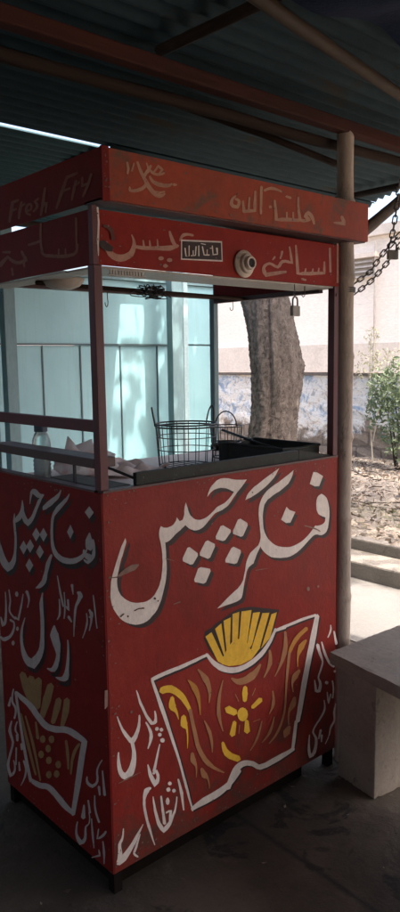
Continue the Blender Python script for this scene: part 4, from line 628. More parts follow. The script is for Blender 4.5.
def leaf(bm, p, s, asp=.5, flat=None):
    d = Vector((random.gauss(0, 1), random.gauss(0, 1), random.gauss(0, 1) if flat is None else random.gauss(0, flat))).normalized()
    w = d.orthogonal().normalized(); w.rotate(Matrix.Rotation(random.uniform(0, 6.3), 3, d) if flat is None else Matrix.Rotation(random.uniform(-.5, .5) + 0, 3, d))
    if flat is not None: w = d.cross(Vector((random.gauss(0, flat), random.gauss(0, flat), 1))).normalized()
    nrm = d.cross(w)
    a = p - d * s / 2; b = p + w * s * asp / 2 + nrm * s * .08; c = p + d * s / 2; e = p - w * s * asp / 2 + nrm * s * .08
    bm.faces.new([bm.verts.new(q) for q in (a, b, c, e)])

# ------------------------------------------------------------------ painted marks
MK = {'plate': LW, 'white': LW, 'black': LK, 'yellow': LY, 'orange': LO, 'tan': LT, 'darkyellow': LDY, 'faded': LF, 'fadedbright': LFB, 'smear': LS, 'rust': LR}
def paint(bm, flat, axis, at, step, lift, off=(0, 0)):
    """add one brush shape to a sheet lying on a board: axis 1 = board facing -Y, axis 0 = board facing -X"""
    rib = flat[0] == 'r'
    v = [tuple(float(a) / 1e4 for a in s.split(',')) for s in flat.lstrip('r').split()]
    h = at - lift - step
    if rib:
        n = (len(v) - 2) // 2; L = v[1:n + 1]; R = v[n + 2:][::-1]
        q = [((L[0][0] + R[0][0]) / 2, (L[0][1] + R[0][1]) / 2)]
        def V(p, k):
            hh = h - k * .0000015
            return bm.verts.new((p[0] + off[0], hh, p[1] + off[1]) if axis == 1 else (hh, p[0] + off[0], p[1] + off[1]))
        LV = [V(p, k) for k, p in enumerate(L)]; RV = [V(p, k) for k, p in enumerate(R)]
        for k in range(n - 1): bm.faces.new((LV[k], LV[k + 1], RV[k + 1], RV[k]))
        bm.faces.new((V(v[0], 0), LV[0], RV[0])); bm.faces.new((V(v[n + 1], n), RV[-1], LV[-1]))
        return
    P = [Vector((u + off[0], h, z + off[1])) if axis == 1 else Vector((h, u + off[0], z + off[1])) for u, z in v]
    vs = [bm.verts.new(p) for p in P]
    for t in tessellate_polygon([P]):
        try: bm.faces.new([vs[i] for i in t])
        except ValueError: pass
def mark_objs(group, parent, axis, at, name, shadow=None, override=None, lift=.0007):
    by = {}
    for i, (g, k, f) in enumerate(MARKS):
        if g == group: by.setdefault(k, []).append((i, f))
    order = {'plate': -1, 'black': 0, 'white': 1, 'yellow': 2, 'orange': 3, 'tan': 3}
    if shadow:
        bm = B()
        for j, (i, f) in enumerate(by.get('white', [])): paint(bm, f, axis, at, j * .00001, lift * .5, shadow)
        obj(name + '_shadow', bm, LK, parent)
    for k, L in by.items():
        bm = B()
        for j, (i, f) in enumerate(L): paint(bm, f, axis, at, j * .00001, lift + (.0004 * order.get(k, 1)))
        nm = name if len(by) == 1 or k == 'white' else {'black': name + '_outline', 'yellow': 'yellow_' + name, 'orange': 'orange_' + name, 'tan': 'tan_' + name}.get(k, name + '_stain')
        obj(nm, bm, (override or MK).get(k, MK[k]), parent)

# ------------------------------------------------------------------ the setting: ground
g = B()
def sheet(bm, x0, y0, x1, y1, z, nx=1, ny=1, amp=0):
    V = [[bm.verts.new((x0 + (x1 - x0) * i / nx, y0 + (y1 - y0) * j / ny, z + random.uniform(-amp, amp))) for j in range(ny + 1)] for i in range(nx + 1)]
    for i in range(nx):
        for j in range(ny): bm.faces.new((V[i][j], V[i + 1][j], V[i + 1][j + 1], V[i][j + 1]))
    return bm
tag(obj('ground', sheet(B(), -150, -150, 150, 150, -.03), EARTH), kind='structure')
tag(obj('shed_floor', sheet(B(), -6, -6, 1.86, 12, 0.0), FLOORM), kind='structure')
tag(obj('pavement', box(B(), (1.86, -30, -.04), (2.72, 30, .004)), PAVEM), kind='structure')
bm = B(); y = -12
while y < 20:
    box(bm, (2.72 + random.uniform(-.004, .004), y, -.04), (2.97, y + .795, .112 + random.uniform(-.004, .004))); y += .8
y = -12
while y < 20:
    L = random.uniform(.3, .7); box(bm, (2.972, y, .0), (3.06 + random.uniform(-.01, .01), y + L - .008, .176 + random.uniform(-.012, .012))); y += L
tag(obj('kerb', bm, KERBM, bevel=.012), kind='structure')
bm = B()
V = []
nx, ny = 60, 120
for i in range(nx + 1):
    row = []
    for j in range(ny + 1):
        x = 3.03 + 5.93 * i / nx; y = -6 + 20 * j / ny
        z = .15 + .02 * math.sin(x * 3 + y * 2) + random.uniform(-.014, .014) - (.05 if i == 0 else 0)
        row.append(bm.verts.new((x, y, z)))
    V.append(row)
for i in range(nx):
    for j in range(ny): bm.faces.new((V[i][j], V[i + 1][j], V[i + 1][j + 1], V[i][j + 1]))
tag(obj('verge', bm, EARTH, smooth=True), kind='structure')
bm = B()
for _ in range(11000):
    x = random.uniform(3.0, 6.4); y = random.uniform(.2, 6.6)
    leaf(bm, Vector((x, y, .175 + random.uniform(0, .02))), random.choice((.02, .03, .045, .065)) * random.uniform(.7, 1.3), random.choice((.25, .4, .6)), .55)
tag(obj('leaf_litter', bm, LITTER), 'dry curled leaves and scraps scattered over the earth verge', 'leaf litter', kind='stuff')
bm = B()
for _ in range(420):
    x = random.uniform(3.3, 6.3); y = random.uniform(.4, 6.2); a = random.uniform(0, PI); L = random.uniform(.05, .28)
    tube(bm, [(x, y, .17), (x + math.cos(a) * L / 2 + random.uniform(-.02, .02), y + math.sin(a) * L / 2, .185), (x + math.cos(a) * L, y + math.sin(a) * L, .175)], random.uniform(.002, .006), 4)
tag(obj('twig_litter', bm, DTIMBER), 'dark broken twigs strewn over the leaves of the verge', 'twigs', kind='stuff')
bm = B()
for _ in range(500):
    x = random.gauss(3.75, .28); y = random.uniform(.7, 2.2)
    if x < 3.1: continue
    for k in range(4):
        p = Vector((x + random.uniform(-.02, .02), y + random.uniform(-.02, .02), .16)); d = Vector((random.uniform(-.03, .03), random.uniform(-.03, .03), random.uniform(.02, .06)))
        bm.faces.new([bm.verts.new(q) for q in (p, p + Vector((.006, .003, 0)), p + d)])
tag(obj('verge_grass', bm, GRASSM), 'thin yellow green grass blades along the verge by the kerb', 'grass', kind='stuff')
bm = B()
for _ in range(260):
    p = Vector((random.uniform(3.05, 6.3), random.uniform(.3, 6.2), .165)); r = random.uniform(.012, .04)
    vs = bmesh.ops.create_icosphere(bm, subdivisions=1, radius=r, matrix=Matrix.Translation(p))['verts']
    for v in vs: v.co += Vector([random.uniform(-r, r) * .3 for _ in range(3)]); v.co.z = p.z + (v.co.z - p.z) * .6
tag(obj('verge_rubble', bm, KERBM), 'small broken stones lying among the leaves on the verge', 'rubble', kind='stuff')

bm = B()
for _ in range(260):
    x = random.uniform(-.9, 1.8); y = random.uniform(-1.6, 1.2); leaf(bm, Vector((x, y, .004)), random.uniform(.006, .022), random.choice((.3, .5, .8)), .15)
tag(obj('floor_litter', bm, LITTER), 'small dry scraps and crumbs scattered over the dark shed floor', 'litter', kind='stuff')

# ------------------------------------------------------------------ walls far behind
w = thing('compound_wall', 'low old compound wall with flaking white and blue paint over bare stone blocks', 'wall', (6.5, 4, 0))
bm = B()
nz, nY = 14, 110
ring = []
for j in range(nY + 1):
    y = -8 + 24 * j / nY
    ring.append([bm.verts.new((6.5 + random.uniform(-.015, .015), y, -.02 + 1.19 * k / nz)) for k in range(nz + 1)] + [bm.verts.new((6.74, y, 1.17)), bm.verts.new((6.74, y, -.02))])
for a, b in zip(ring, ring[1:]):
    for k in range(len(a) - 1): bm.faces.new((a[k], a[k + 1], b[k + 1], b[k]))
bm.faces.new(ring[0]); bm.faces.new(ring[-1][::-1])
obj('wall_face', bm, LOWWALL, w)
bm = B(); y = -8
while y < 16:
    L = random.uniform(.7, 1.3); box(bm, (6.455, y, 1.172), (6.78, y + L - .01, 1.205 + random.uniform(0, .012))); y += L
obj('coping', bm, surf('dark_coping', (.14, .115, .10), None, 10, .9, .4), w, bevel=.006)
t = thing('pale_house', 'tall off white plastered house wall rising behind the low compound wall', 'house', (9, 5, 0))
obj('wall', bx((9, -10, 0), (14, 20, 3.28)), PLASTER, t)
obj('plinth', bx((8.93, -10, 0), (8.998, 20, 1.62)), BEIGE, t)
obj('parapet', bx((8.9, -10, 3.284), (14.1, 20, 3.44)), surf('parapet_plaster', (.66, .60, .54), None, 3, .9), t)
obj('window_ledge', bx((8.86, 5.42, 2.96), (8.998, 6.05, 3.03)), BEIGE, t)
bm = B()
for k in range(4): box(bm, (8.90, 5.5, 2.66 + k * .075), (8.998, 5.98, 2.69 + k * .075))
obj('louvre', bm, surf('grey_louvre', (.42, .39, .37), None, 10, .8), t)
obj('drain_pipe', tube(B(), [(8.92, 5.455, .2), (8.92, 5.455, 3.2)], .018, 8), surf('pale_pipe', (.50, .46, .42), None, 10, .6), t)

# ------------------------------------------------------------------ tree
TC = [(-.02, 2.0), (.45, 2.0), (.62, 2.0)]
CAMP = Vector((-.97486, -1.45437, 1.37378))
DX, DY = 0, 0
tr = thing('tree', 'thick grey brown tree trunk leaning slightly beside the low wall', 'tree', (3.05 + DX, 2.22 + DY, .1))
fr_ = [(2.955, 2.10, .05, .27), (2.960, 2.129, .202, .215), (2.967, 2.174, .496, .190), (2.988, 2.198, .745, .174), (3.027, 2.203, .972, .168), (3.060, 2.213, 1.199, .180), (3.073, 2.239, 1.411, .182), (3.069, 2.28, 1.632, .172), (3.054, 2.326, 1.816, .166), (3.034, 2.382, 2.036, .160), (3.0, 2.40, 2.5, .15), (2.98, 2.36, 3.0, .13), (3.02, 2.25, 3.6, .10)]
def catm(P, n):
    out = []
    for i in range(len(P) - 1):
        p0, p1, p2, p3 = P[max(0, i - 1)], P[i], P[i + 1], P[min(len(P) - 1, i + 2)]
        for j in range(n):
            s = j / n
            out.append([.5 * ((2 * b) + (c - a) * s + (2 * a - 5 * b + 4 * c - d) * s * s + (3 * b - a - 3 * c + d) * s ** 3) for a, b, c, d in zip(p0, p1, p2, p3)])
    out.append(list(P[-1])); return out
pp = catm([(a + DX, b + DY, c, d) for a, b, c, d in fr_], 16)
bm = tube(B(), [p[:3] for p in pp], [p[3] for p in pp], 96)
for v in bm.verts:
    zc = v.co.z; a = math.atan2(v.co.y - 2.24, v.co.x - 3.04)
    k = .007 * math.sin(a * 9 + zc * 2.2 + math.sin(zc * 5)) + .006 * abs(math.sin(a * 13 - zc * 3 + 2 * math.sin(zc * 4))) + random.uniform(-.007, .007) - .018 * math.exp(-((math.sin((a + 2.55 + .12 * math.sin(zc * 4)) / 2)) / .035) ** 2) + .02 * math.exp(-((zc - 1.33) / .05) ** 2 - ((math.sin((a + 1.0) / 2)) / .12) ** 2)
    n = Vector((math.cos(a), math.sin(a), 0)); v.co += n * k
obj('trunk', bm, BARK, tr, smooth=True)
for nm, P in (('limb', [(3.0, 2.24, 2.7, .09), (3.3, 1.9, 3.2, .07), (3.7, 1.3, 3.7, .05), (4.0, .8, 4.1, .03)]), ('limb', [(2.94, 2.3, 2.9, .09), (2.6, 2.7, 3.4, .07), (2.3, 3.1, 3.9, .04)]), ('limb', [(3.0, 2.2, 3.4, .08), (2.9, 1.6, 4.0, .06), (2.7, .9, 4.4, .03)]), ('limb', [(3.02, 2.2, 3.5, .08), (3.4, 2.7, 4.1, .05), (3.8, 3.2, 4.5, .03)])):
    q = catm(P, 4); obj(nm, tube(B(), [p[:3] for p in q], [p[3] for p in q], 8, wob=.1), BARK, tr, smooth=True)
bm = B()
for c, r, n in (((3.9, 1.0, 4.2), (.9, .9, .6), 420), ((2.4, 3.0, 4.1), (.9, .9, .6), 420), ((2.8, .9, 4.6), (1.1, 1.1, .6), 450), ((3.7, 3.1, 4.7), (1, 1, .7), 450), ((3.1, 2.0, 5.2), (1.3, 1.3, .8), 900), ((3.3, 1.0, 3.9), (.9, .8, .5), 900), ((3.6, .6, 4.5), (1.0, .9, .5), 800), ((4.6, .6, 4.6), (1.2, 1.2, .6), 800), ((5.0, 2.0, 5.0), (1.2, 1.2, .6), 800), ((4.2, -1.0, 5.0), (1.2, 1.2, .7), 900), ((4.9, -.6, 5.6), (1.2, 1.4, .7), 900)):  # unseen crown; dense clusters added to keep sun off trunk and verge
    leaves(bm, c, r, n, .17)
obj('crown', bm, LEAFT, tr)

# ------------------------------------------------------------------ bush and weeds
b_ = thing('bush', 'dense green leafy bush growing against the low wall at the right edge', 'bush', (6.05, 3.2, .1))
bm = B()
for c, r, n in (((6.05, 3.18, .78), (.28, .34, .38), 520), ((6.0, 2.95, 1.1), (.3, .36, .36), 520), ((6.05, 3.28, 1.02), (.22, .22, .26), 260), ((6.0, 2.8, .7), (.3, .36, .40), 420), ((5.9, 2.9, .45), (.22, .3, .2), 150)):
    leaves(bm, c, r, n, .075, fill=.1, asp=.4)
obj('foliage', bm, LEAFB, b_)
bm = B()
for k in range(7): tube(bm, [(6.05 + random.uniform(-.05, .05), 3.05 + random.uniform(-.08, .08), .12), (6.02 + random.uniform(-.2, .2), 3.05 + random.uniform(-.3, .3), random.uniform(.7, 1.2))], [.014, .004], 5)
obj('stem', bm, DTIMBER, b_)
b_ = thing('climbing_weed', 'pale straw coloured feathery weed rising above the wall coping', 'weed', (6.3, 3.7, .1))
bm = B()
for c, r, n in (((6.3, 3.72, 1.32), (.10, .20, .20), 150), ((6.3, 3.66, 1.62), (.06, .10, .14), 60), ((6.32, 3.45, 1.35), (.1, .25, .15), 120)):
    leaves(bm, c, r, n, .05, fill=.0, asp=.3)
obj('foliage', bm, LEAFY, b_)
bm = B(); tube(bm, [(6.3, 3.62, .14), (6.28, 3.66, .8), (6.3, 3.68, 1.3), (6.3, 3.66, 1.74)], [.010, .008, .006, .003], 5); tube(bm, [(6.3, 3.62, .4), (6.29, 3.5, 1.0), (6.3, 3.42, 1.45)], [.008, .006, .003], 5)
obj('stem', bm, STALK, b_)

# ------------------------------------------------------------------ teal cabin behind the stall
cb = thing('teal_cabin', 'pale teal sheet metal cabin with tall shutter leaves behind the stall', 'kiosk cabin', (1, 2.5, 0))
X1 = 2.735
obj('upper_panel', bx((-3, 2.5, 1.495), (X1, 2.54, 1.90)), TEAL, cb)
obj('side_wall', bx((X1 - .03, 2.545, 0), (X1, 4.4, 1.90)), TEAL, cb)
obj('roof_edge', bx((-3.02, 2.47, 1.902), (X1 + .03, 4.4, 1.93)), POLE, cb)
obj('seam_strip', bx((-3, 2.486, 1.484), (2.42, 2.52, 1.4935)), SEAM, cb)
x = -2.93 + .0
xs = [1.285 - .308 * k for k in range(14, 0, -1)] + [1.285, 1.554, 1.861, 2.17, 2.42]
for a, b in zip(xs, xs[1:] + [X1]):
    obj('shutter_leaf', bx((a + .004, 2.503 + random.uniform(0, .003), .02), (b - .004, 2.53, 1.482)), TEAL, cb, bevel=.002)
bm = B()
for a in xs[:-1]: box(bm, (a - .004, 2.497, .02), (a + .004, 2.5015, 1.482))
obj('leaf_joint', bm, SEAM, cb)
p_ = thing('canopy_post', 'blue green steel post in front of the teal cabin, behind the wire basket', 'post', (2.165, 2.3, 0))
obj('shaft', bx((2.118, 2.27, 0), (2.212, 2.33, 2.14)), POLE, p_, bevel=.004)
obj('base_plate', bx((2.06, 2.22, 0), (2.27, 2.38, .012)), POLE, p_)
p_ = thing('slim_canopy_post', 'slim pale blue post standing just right of the broad blue green post', 'post', (2.30, 2.36, 0))
obj('shaft', bx((2.275, 2.34, 0), (2.315, 2.38, 2.14)), surf('pale_blue_pole', (.34, .46, .48), (.26, .37, .39), 8, .5), p_, bevel=.003)
obj('base_plate', bx((2.24, 2.31, 0), (2.35, 2.41, .012)), POLE, p_)
p_ = thing('square_canopy_post', 'dark teal square post at the left edge seen behind the side rails', 'post', (.93, 2.3, 0))
obj('shaft', bx((.93, 2.27, 0), (1.00, 2.33, 2.14)), POLE, p_, bevel=.004)
obj('base_plate', bx((.88, 2.22, 0), (1.05, 2.38, .012)), POLE, p_)

# ------------------------------------------------------------------ roof of the shed
def corrugated(x0, y0, x1, y1, z0, z1, m, name, parent, pitch=.062, amp=.010, edge=0):
    """ridges run along X; z0 at y0, z1 at y1; edge skews the x1 end"""
    bm = B(); n = int((y1 - y0) / pitch * 8); A = []
    nx = 10
    for j in range(n + 1):
        y = y0 + (y1 - y0) * j / n; z = z0 + (z1 - z0) * j / n + amp * math.sin(2 * PI * (y - y0) / pitch)
        xe = x1 + edge * (y - .9)
        row = [bm.verts.new((x0 + (xe - x0) * i / nx, y, z)) for i in range(nx + 1)]
        A.append(row)
    for a, b in zip(A, A[1:]):
        for i in range(nx): bm.faces.new((a[i], b[i], b[i + 1], a[i + 1]))
    o = obj(name, bm, m, parent, smooth=True)
    s = o.modifiers.new('thick', 'SOLIDIFY'); s.thickness = .0015
    return o
rf = thing('corrugated_roof', 'dark weathered corrugated iron shed roof over the snack stall', 'roof', (0, 0, 2.15))
corrugated(-3.6, -.62, 2.29, .845, 2.165, 2.165, ROOFM, 'roof_sheet', rf, edge=.5)
corrugated(.645, .80, 2.29, 1.14, 2.150, 2.155, ROOFM, 'roof_sheet', rf, edge=.5)
corrugated(-3.6, -2.0, 2.25, -.58, 2.182, 2.182, ROOFM, 'roof_sheet', rf, edge=.1)
corrugated(-3.6, -4.6, 2.25, -1.95, 2.20, 2.20, ROOFM, 'roof_sheet', rf)
for xx, yy in ((.262, (-1.6, .03)), (1.96, (-3.4, .8)), (-1.3, (-3.4, .8)), (1.1, (-3.4, -.5))):
    obj('purlin', tube(B(), [(xx + .05, yy[0], 2.130), (xx + .01, (yy[0] + yy[1]) / 2, 2.134), (xx - .03, yy[1], 2.132)], .014, 8, wob=.06), DTIMBER, rf, smooth=True)
aw = thing('rear_canopy', 'dark teal corrugated canopy behind the sunlit gap, above the cabin', 'canopy', (0, 1.7, 2.15))
corrugated(-3.6, .92, 1.93, 2.62, 2.17, 2.19, AWNM, 'canopy_sheet', aw)
obj('canopy_rail', tube(B(), [(-3.5, 2.3, 2.147), (2.4, 2.3, 2.147)], .016, 8), DTIMBER, aw)
tp = B()
n1, n2 = 40, 24
V = [[tp.verts.new((-.3 + 2.5 * i / n1, -1.9 + 1.52 * j / n2, 2.128 + .02 * math.sin(i * .9 + j * .35) - .03 * math.sin(PI * j / n2) + random.uniform(-.004, .004))) for j in range(n2 + 1)] for i in range(n1 + 1)]
for i in range(n1):
    for j in range(n2): tp.faces.new((V[i][j], V[i][j + 1], V[i + 1][j + 1], V[i + 1][j]))
tag(obj('tarpaulin', tp, TARPM, smooth=True), 'dark blue tarpaulin tucked under the roof at the top right corner', 'tarpaulin')
bm = B(); box(bm, (-3.5, -.018, 2.062), (2.2, .020, 2.100))
tag(obj('roof_beam', bm, TIMBER, bevel=.005), 'square red brown timber beam crossing above the stall on the bamboo post', 'beam')
P = [(-3.4, -.02, 2.02), (-1, .10, 2.036), (-.2, .085, 2.040), (.4, .07, 2.045), (.93, .058, 2.045), (1.35, .05, 2.05)]
tag(obj('rough_pole', tube(B(), catm([(*p, 0) for p in P], 5) and [q[:3] for q in catm(P, 5)], .016, 10, wob=.12), DTIMBER, smooth=True), 'rough dark pole lying just under the square red brown beam', 'pole')
bm = tube(B(), [q[:3] for q in catm([(-.55, -.50, 2.10), (.33, -.325, 2.105), (.87, -.235, 2.10), (1.6, -.11, 2.105), (2.1, -.02, 2.10)], 6)], .016, 12, wob=.08)
tag(obj('bamboo_purlin', bm, BAMBOOD, smooth=True), 'yellowish bamboo pole slanting under the roof beside the blue tarpaulin', 'bamboo pole')
bm = tube(B(), [(.45, .28, 2.13), (.75, .16, 2.06), (.98, .05, 1.985)], .011, 8, wob=.08)
tag(obj('brace_pole', bm, DTIMBER, smooth=True), 'thin dark brace pole running down from the roof to the bamboo post', 'pole')

# bamboo post
bp = thing('bamboo_post', 'upright weathered bamboo post at the right end of the red stall', 'post', (.953, .005, 0))
zs = [0, .30, .58, .85, 1.12, 1.38, 1.63, 1.86, 2.062]
pts, rr = [], []
for a, b in zip(zs, zs[1:]):
    for s in (0, .03, .06, .5, .94, .97):
        z = a + (b - a) * s; pts.append((.962 - .010 * z / 2 + .004 * math.sin(z * 2.3) + random.uniform(-.0012, .0012), .006 + .003 * math.sin(z * 3) + random.uniform(-.0012, .0012), z))
        rr.append(.0265 + .0042 * (s < .02) + .0016 * (.02 < s < .04) + .0012 * (s > .96) + .0012 * math.sin(z * 5) - .001 * (s == .5))
pts.append((.952, .006, 2.0615)); rr.append(.028)
obj('culm', tube(B(), pts, rr, 20, wob=.035), BAMBOO, bp, smooth=True)
YAW, PITCH, ROLL, FPX = .727753, -.128995, -.01465, 730.6
RAYF = Vector((math.cos(PITCH) * math.sin(YAW), math.cos(PITCH) * math.cos(YAW), math.sin(PITCH)))
r0 = Vector((math.cos(YAW), -math.sin(YAW), 0)); u0 = r0.cross(RAYF)
RAYR = r0 * math.cos(ROLL) + u0 * math.sin(ROLL); RAYU = -r0 * math.sin(ROLL) + u0 * math.cos(ROLL)
P = [(.93, .07, 1.705), (1.06, .06, 1.765), (1.20, .03, 1.86), (1.36, .0, 1.98), (1.52, -.03, 2.12)]
tag(obj('branch_strut', tube(B(), [q[:3] for q in catm(P, 5)], .019, 12, wob=.1), LOGM, smooth=True), 'crooked grey branch strut rising from the bamboo post to the roof edge', 'strut')
# chain and padlocks
def link_mesh():
    bm = B(); L, r = .0125, .0062; P = []
    for k in range(20):
        a = 2 * PI * k / 20; P.append((r * math.cos(a), 0, r * math.sin(a) + (L - r) * (1 if math.sin(a) > 0 else -1)))
    tube(bm, P, .0022, 6, closed=True)
    return bm
ch = thing('chain', 'dull steel chain slung from the bamboo post up to the roof', 'chain', (1.0, 0, 1.6))
first = None
def run(pts):
    global first
    pts = [Vector(p) for p in pts]; seg = []; step = .0185
    tot = sum((b - a).length for a, b in zip(pts, pts[1:])); n = int(tot / step)
    for k in range(n):
        s = (k + .5) * tot / n
        for a, b in zip(pts, pts[1:]):
            l = (b - a).length
            if s <= l:
                p = a + (b - a) * (s / l); d = (b - a).normalized(); break
            s -= l
        if first is None:
            first = obj('link', link_mesh(), GALV, ch, smooth=True, world=False); o = first
        else:
            o = first.copy(); C.objects.link(o); o.parent = ch
        q = Vector((0, 0, 1)).rotation_difference(d).to_matrix().to_4x4() @ Matrix.Rotation((k % 2) * PI / 2 + .5, 4, 'Z')
        o.matrix_local = Matrix.Translation(p - Vector((1.0, 0, 1.6))) @ q
run([(0.9810, -0.0090, 1.6110), (0.9800, -0.0700, 1.6420), (0.9660, -0.1300, 1.6950), (0.9500, -0.2020, 1.7420), (0.9450, -0.2780, 1.8200)])
run([(0.9720, -0.0200, 1.5780), (0.9740, -0.0830, 1.6160), (0.9630, -0.1460, 1.6630), (0.9430, -0.2130, 1.7170), (0.9360, -0.3000, 1.8010)])
run([(0.9470, -0.1630, 1.7120), (0.9400, -0.1780, 1.7500), (0.9380, -0.1910, 1.8190), (0.9330, -0.2020, 1.8870)])
bm = B()
for k in range(3): tube(bm, ring_pts((.957, .006, 1.585 + k * .006), .0300, 20), .0026, 6, closed=True)
obj('wrap', bm, GALV, ch)
def padlock(loc, rz, label, s=1.0):
    t = thing('padlock', label, 'padlock', loc, rz, 'padlocks')
    bm = B(); box(bm, (-.018 * s, -.006 * s, -.030 * s), (.018 * s, .006 * s, .0))
    obj('body', bm, BRASS, t, bevel=.002, world=False)
    bm = B(); P = [(.012 * s * math.cos(a), 0, .014 * s + .012 * s * math.sin(a)) for a in [PI * k / 10 for k in range(11)]]
    tube(bm, [(.012 * s, 0, -.002)] + P + [(-.012 * s, 0, -.002)], .0026 * s, 8)
    obj('shackle', bm, GALV, t, smooth=True, world=False)
    return t
padlock((.700, -.006, 1.532), .08, 'dark padlock hanging from a hook under the stall header', 1.0)
padlock((0.9420, -0.1760, 1.6930), -.62, 'grey padlock locked through the chain beside the bamboo post', .92)

# ------------------------------------------------------------------ bench
bn = thing('concrete_bench', 'grey concrete slab bench on square piers beside the bamboo post', 'bench', (.9, -.3, 0))
def worn(bm, cuts, j, keep=None):
    bmesh.ops.triangulate(bm, faces=bm.faces) if keep else None
    bmesh.ops.subdivide_edges(bm, edges=bm.edges, cuts=cuts, use_grid_fill=True)
    for v in bm.verts:
        e = sum(1 for f in v.link_faces if f.calc_area() > 0); n = v.normal
        sharp = any(len(x.link_faces) == 2 and x.calc_face_angle() > .7 for x in v.link_edges)
        v.co += Vector((random.uniform(-1, 1), random.uniform(-1, 1), random.uniform(-1, 1))) * (j if sharp else j * .25)
        if sharp and random.random() < .12: v.co -= n * j * 2.5
    return bm
sb = prism(B(), [(.807, -.062), (.56, -1.42), (.98, -1.49), (1.26, -.085)], .412, .45); sb.normal_update()
obj('slab', worn(sb, 34, .0010), CONCT, bn, bevel=.002)
R1 = Matrix.Translation((.871, -.05, 0)) @ Matrix.Rotation(math.radians(-10), 4, 'Z')
pb = box(B(), (0, -.165, 0), (.33, 0, .4085), R1); pb.normal_update()
obj('pier', worn(pb, 18, .0011), CONC, bn, bevel=.003)
R2 = Matrix.Translation((.67, -1.15, 0)) @ Matrix.Rotation(math.radians(-10), 4, 'Z')
obj('pier', box(B(), (0, -.165, 0), (.33, 0, .4105), R2), CONC, bn, bevel=.006)

# ------------------------------------------------------------------ the stall
W_, D_, ZT, ZB, H0, H1, UD, U0, U1 = .9155, .577, 1.06, .06, 1.5998, 1.7254, .0458, 1.7385, 1.8517
st = thing('snack_stall', 'red painted box stall with large white Urdu lettering and painted carton of chips', 'food stall', (.45, .28, 0))
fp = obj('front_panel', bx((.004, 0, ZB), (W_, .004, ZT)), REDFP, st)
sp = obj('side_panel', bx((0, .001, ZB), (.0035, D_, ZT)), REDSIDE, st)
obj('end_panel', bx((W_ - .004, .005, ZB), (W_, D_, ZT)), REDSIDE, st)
obj('back_panel', bx((.004, D_ - .004, ZB), (W_ - .005, D_, 1.018)), REDSIDE, st)
obj('front_edge_trim', bx((.004, -.0035, ZT + .0005), (W_, .022, ZT + .006)), RAILM, st)
obj('side_edge_trim', bx((-.0035, .024, ZT + .0005), (.022, D_, ZT + .006)), RAILM, st)
bm = B(); box(bm, (.0045, .0045, .0), (.030, .030, ZT)); box(bm, (W_ - .03, .0045, 0), (W_ - .0045, .03, ZT)); box(bm, (.0045, D_ - .03, 0), (.03, D_ - .0045, ZT)); box(bm, (W_ - .03, D_ - .03, 0), (W_ - .0045, D_ - .0045, ZT))
obj('underframe_leg', bm, surf('shade_dark_leg', (.014, .010, .008), None, 10, .9, spec=.1), st)  # legs coloured near black to sink into the shade below the panels
obj('under_stall_shade', bx((.026, .031, .0005), (.78, D_ - .031, ZB + .05)), surf('under_stall_shade_black', (.012, .009, .007), None, 10, .95, spec=.05), st)  # dark block standing in for the shade under the stall
for (a, b) in ((.0, .0), (W_ - .024, 0), (0, D_ - .024), (W_ - .024, D_ - .024)):
    fr = (a == 0 and b == 0)
    obj('corner_post', bx((a - (.0015 if a == 0 else 0), b - (.0015 if b == 0 else 0), ZT + .007), (a + .022, b + .024, H0 - .0)), POSTR if fr or b == 0 else POLE, st, bevel=.0015)
# header boards
fh = obj('header_board', bx((.004, 0, H0), (W_, .004, H1)), RED, st)
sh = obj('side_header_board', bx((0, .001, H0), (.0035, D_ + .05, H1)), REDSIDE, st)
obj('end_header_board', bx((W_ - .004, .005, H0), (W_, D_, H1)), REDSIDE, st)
obj('header_corner', bx((-.0035, -.0035, H0 - .0), (.012, .012, H1 + .008)), POSTR, st, bevel=.001)
uf = obj('signboard', bx((.0188, -UD, U0), (1.0, -UD + .006, U1)), REDUP, st)
us = obj('side_signboard', bx((0, -UD + .0065, U0), (.004, D_ + .06, U1)), REDSIDE, st)
obj('signboard_end', bx((.996, -UD + .0065, U0), (1.0, D_, U1)), REDUP, st)
obj('signboard_corner', bx((-.001, -UD - .0015, U0 - .003), (.0185, -UD + .006, U1 + .002)), REDSIDE, st)
obj('signboard_lip', bx((.0, -UD + .0065, U0 - .003), (.995, .03, U0 + .004)), RAILM, st)
obj('top_sheet', bx((.004, -UD + .0065, U1 - .012), (.995, D_ + .05, U1 - .004)), STEEL, st)
bm = B(); box(bm, (.013, .0045, H0 - .006), (W_ - .005, .135, H0 - .001))
obj('header_flange', bm, CREAM, st)
obj('side_header_flange', bx((.004, .137, H0 - .006), (.075, D_ - .02, H0 - .001)), CREAM, st)
obj('ceiling_sheet', bx((.02, .09, H0 + .05), (W_ - .02, .30, H0 + .056)), CREAM, st)
bm = B()
for k in range(12): box(bm, (.045 + k * .0085, -.0005, H0 - .019), (.045 + k * .0085 + .0045, .003, H0 - .009))
box(bm, (.040, -.0005, H0 - .0088), (.150, .003, H0 - .0062)); box(bm, (.040, -.0005, H0 - .0215), (.150, .003, H0 - .0192))
obj('vent_comb', bm, CREAM, st)
obj('back_top_rail', bx((.0, D_ - .024, H0 + .0005), (W_, D_, H0 + .016)), RAILM, st)
obj('end_top_rail', bx((W_ - .024, .06, H0 - .016), (W_ - .005, D_ - .025, H0 - .001)), RAILM, st)
obj('hanging_rail', tube(B(), [(.03, .32, H0 - .012), (W_ - .02, .40, H0 - .010)], .006, 8), DTIMBER, st, smooth=True)
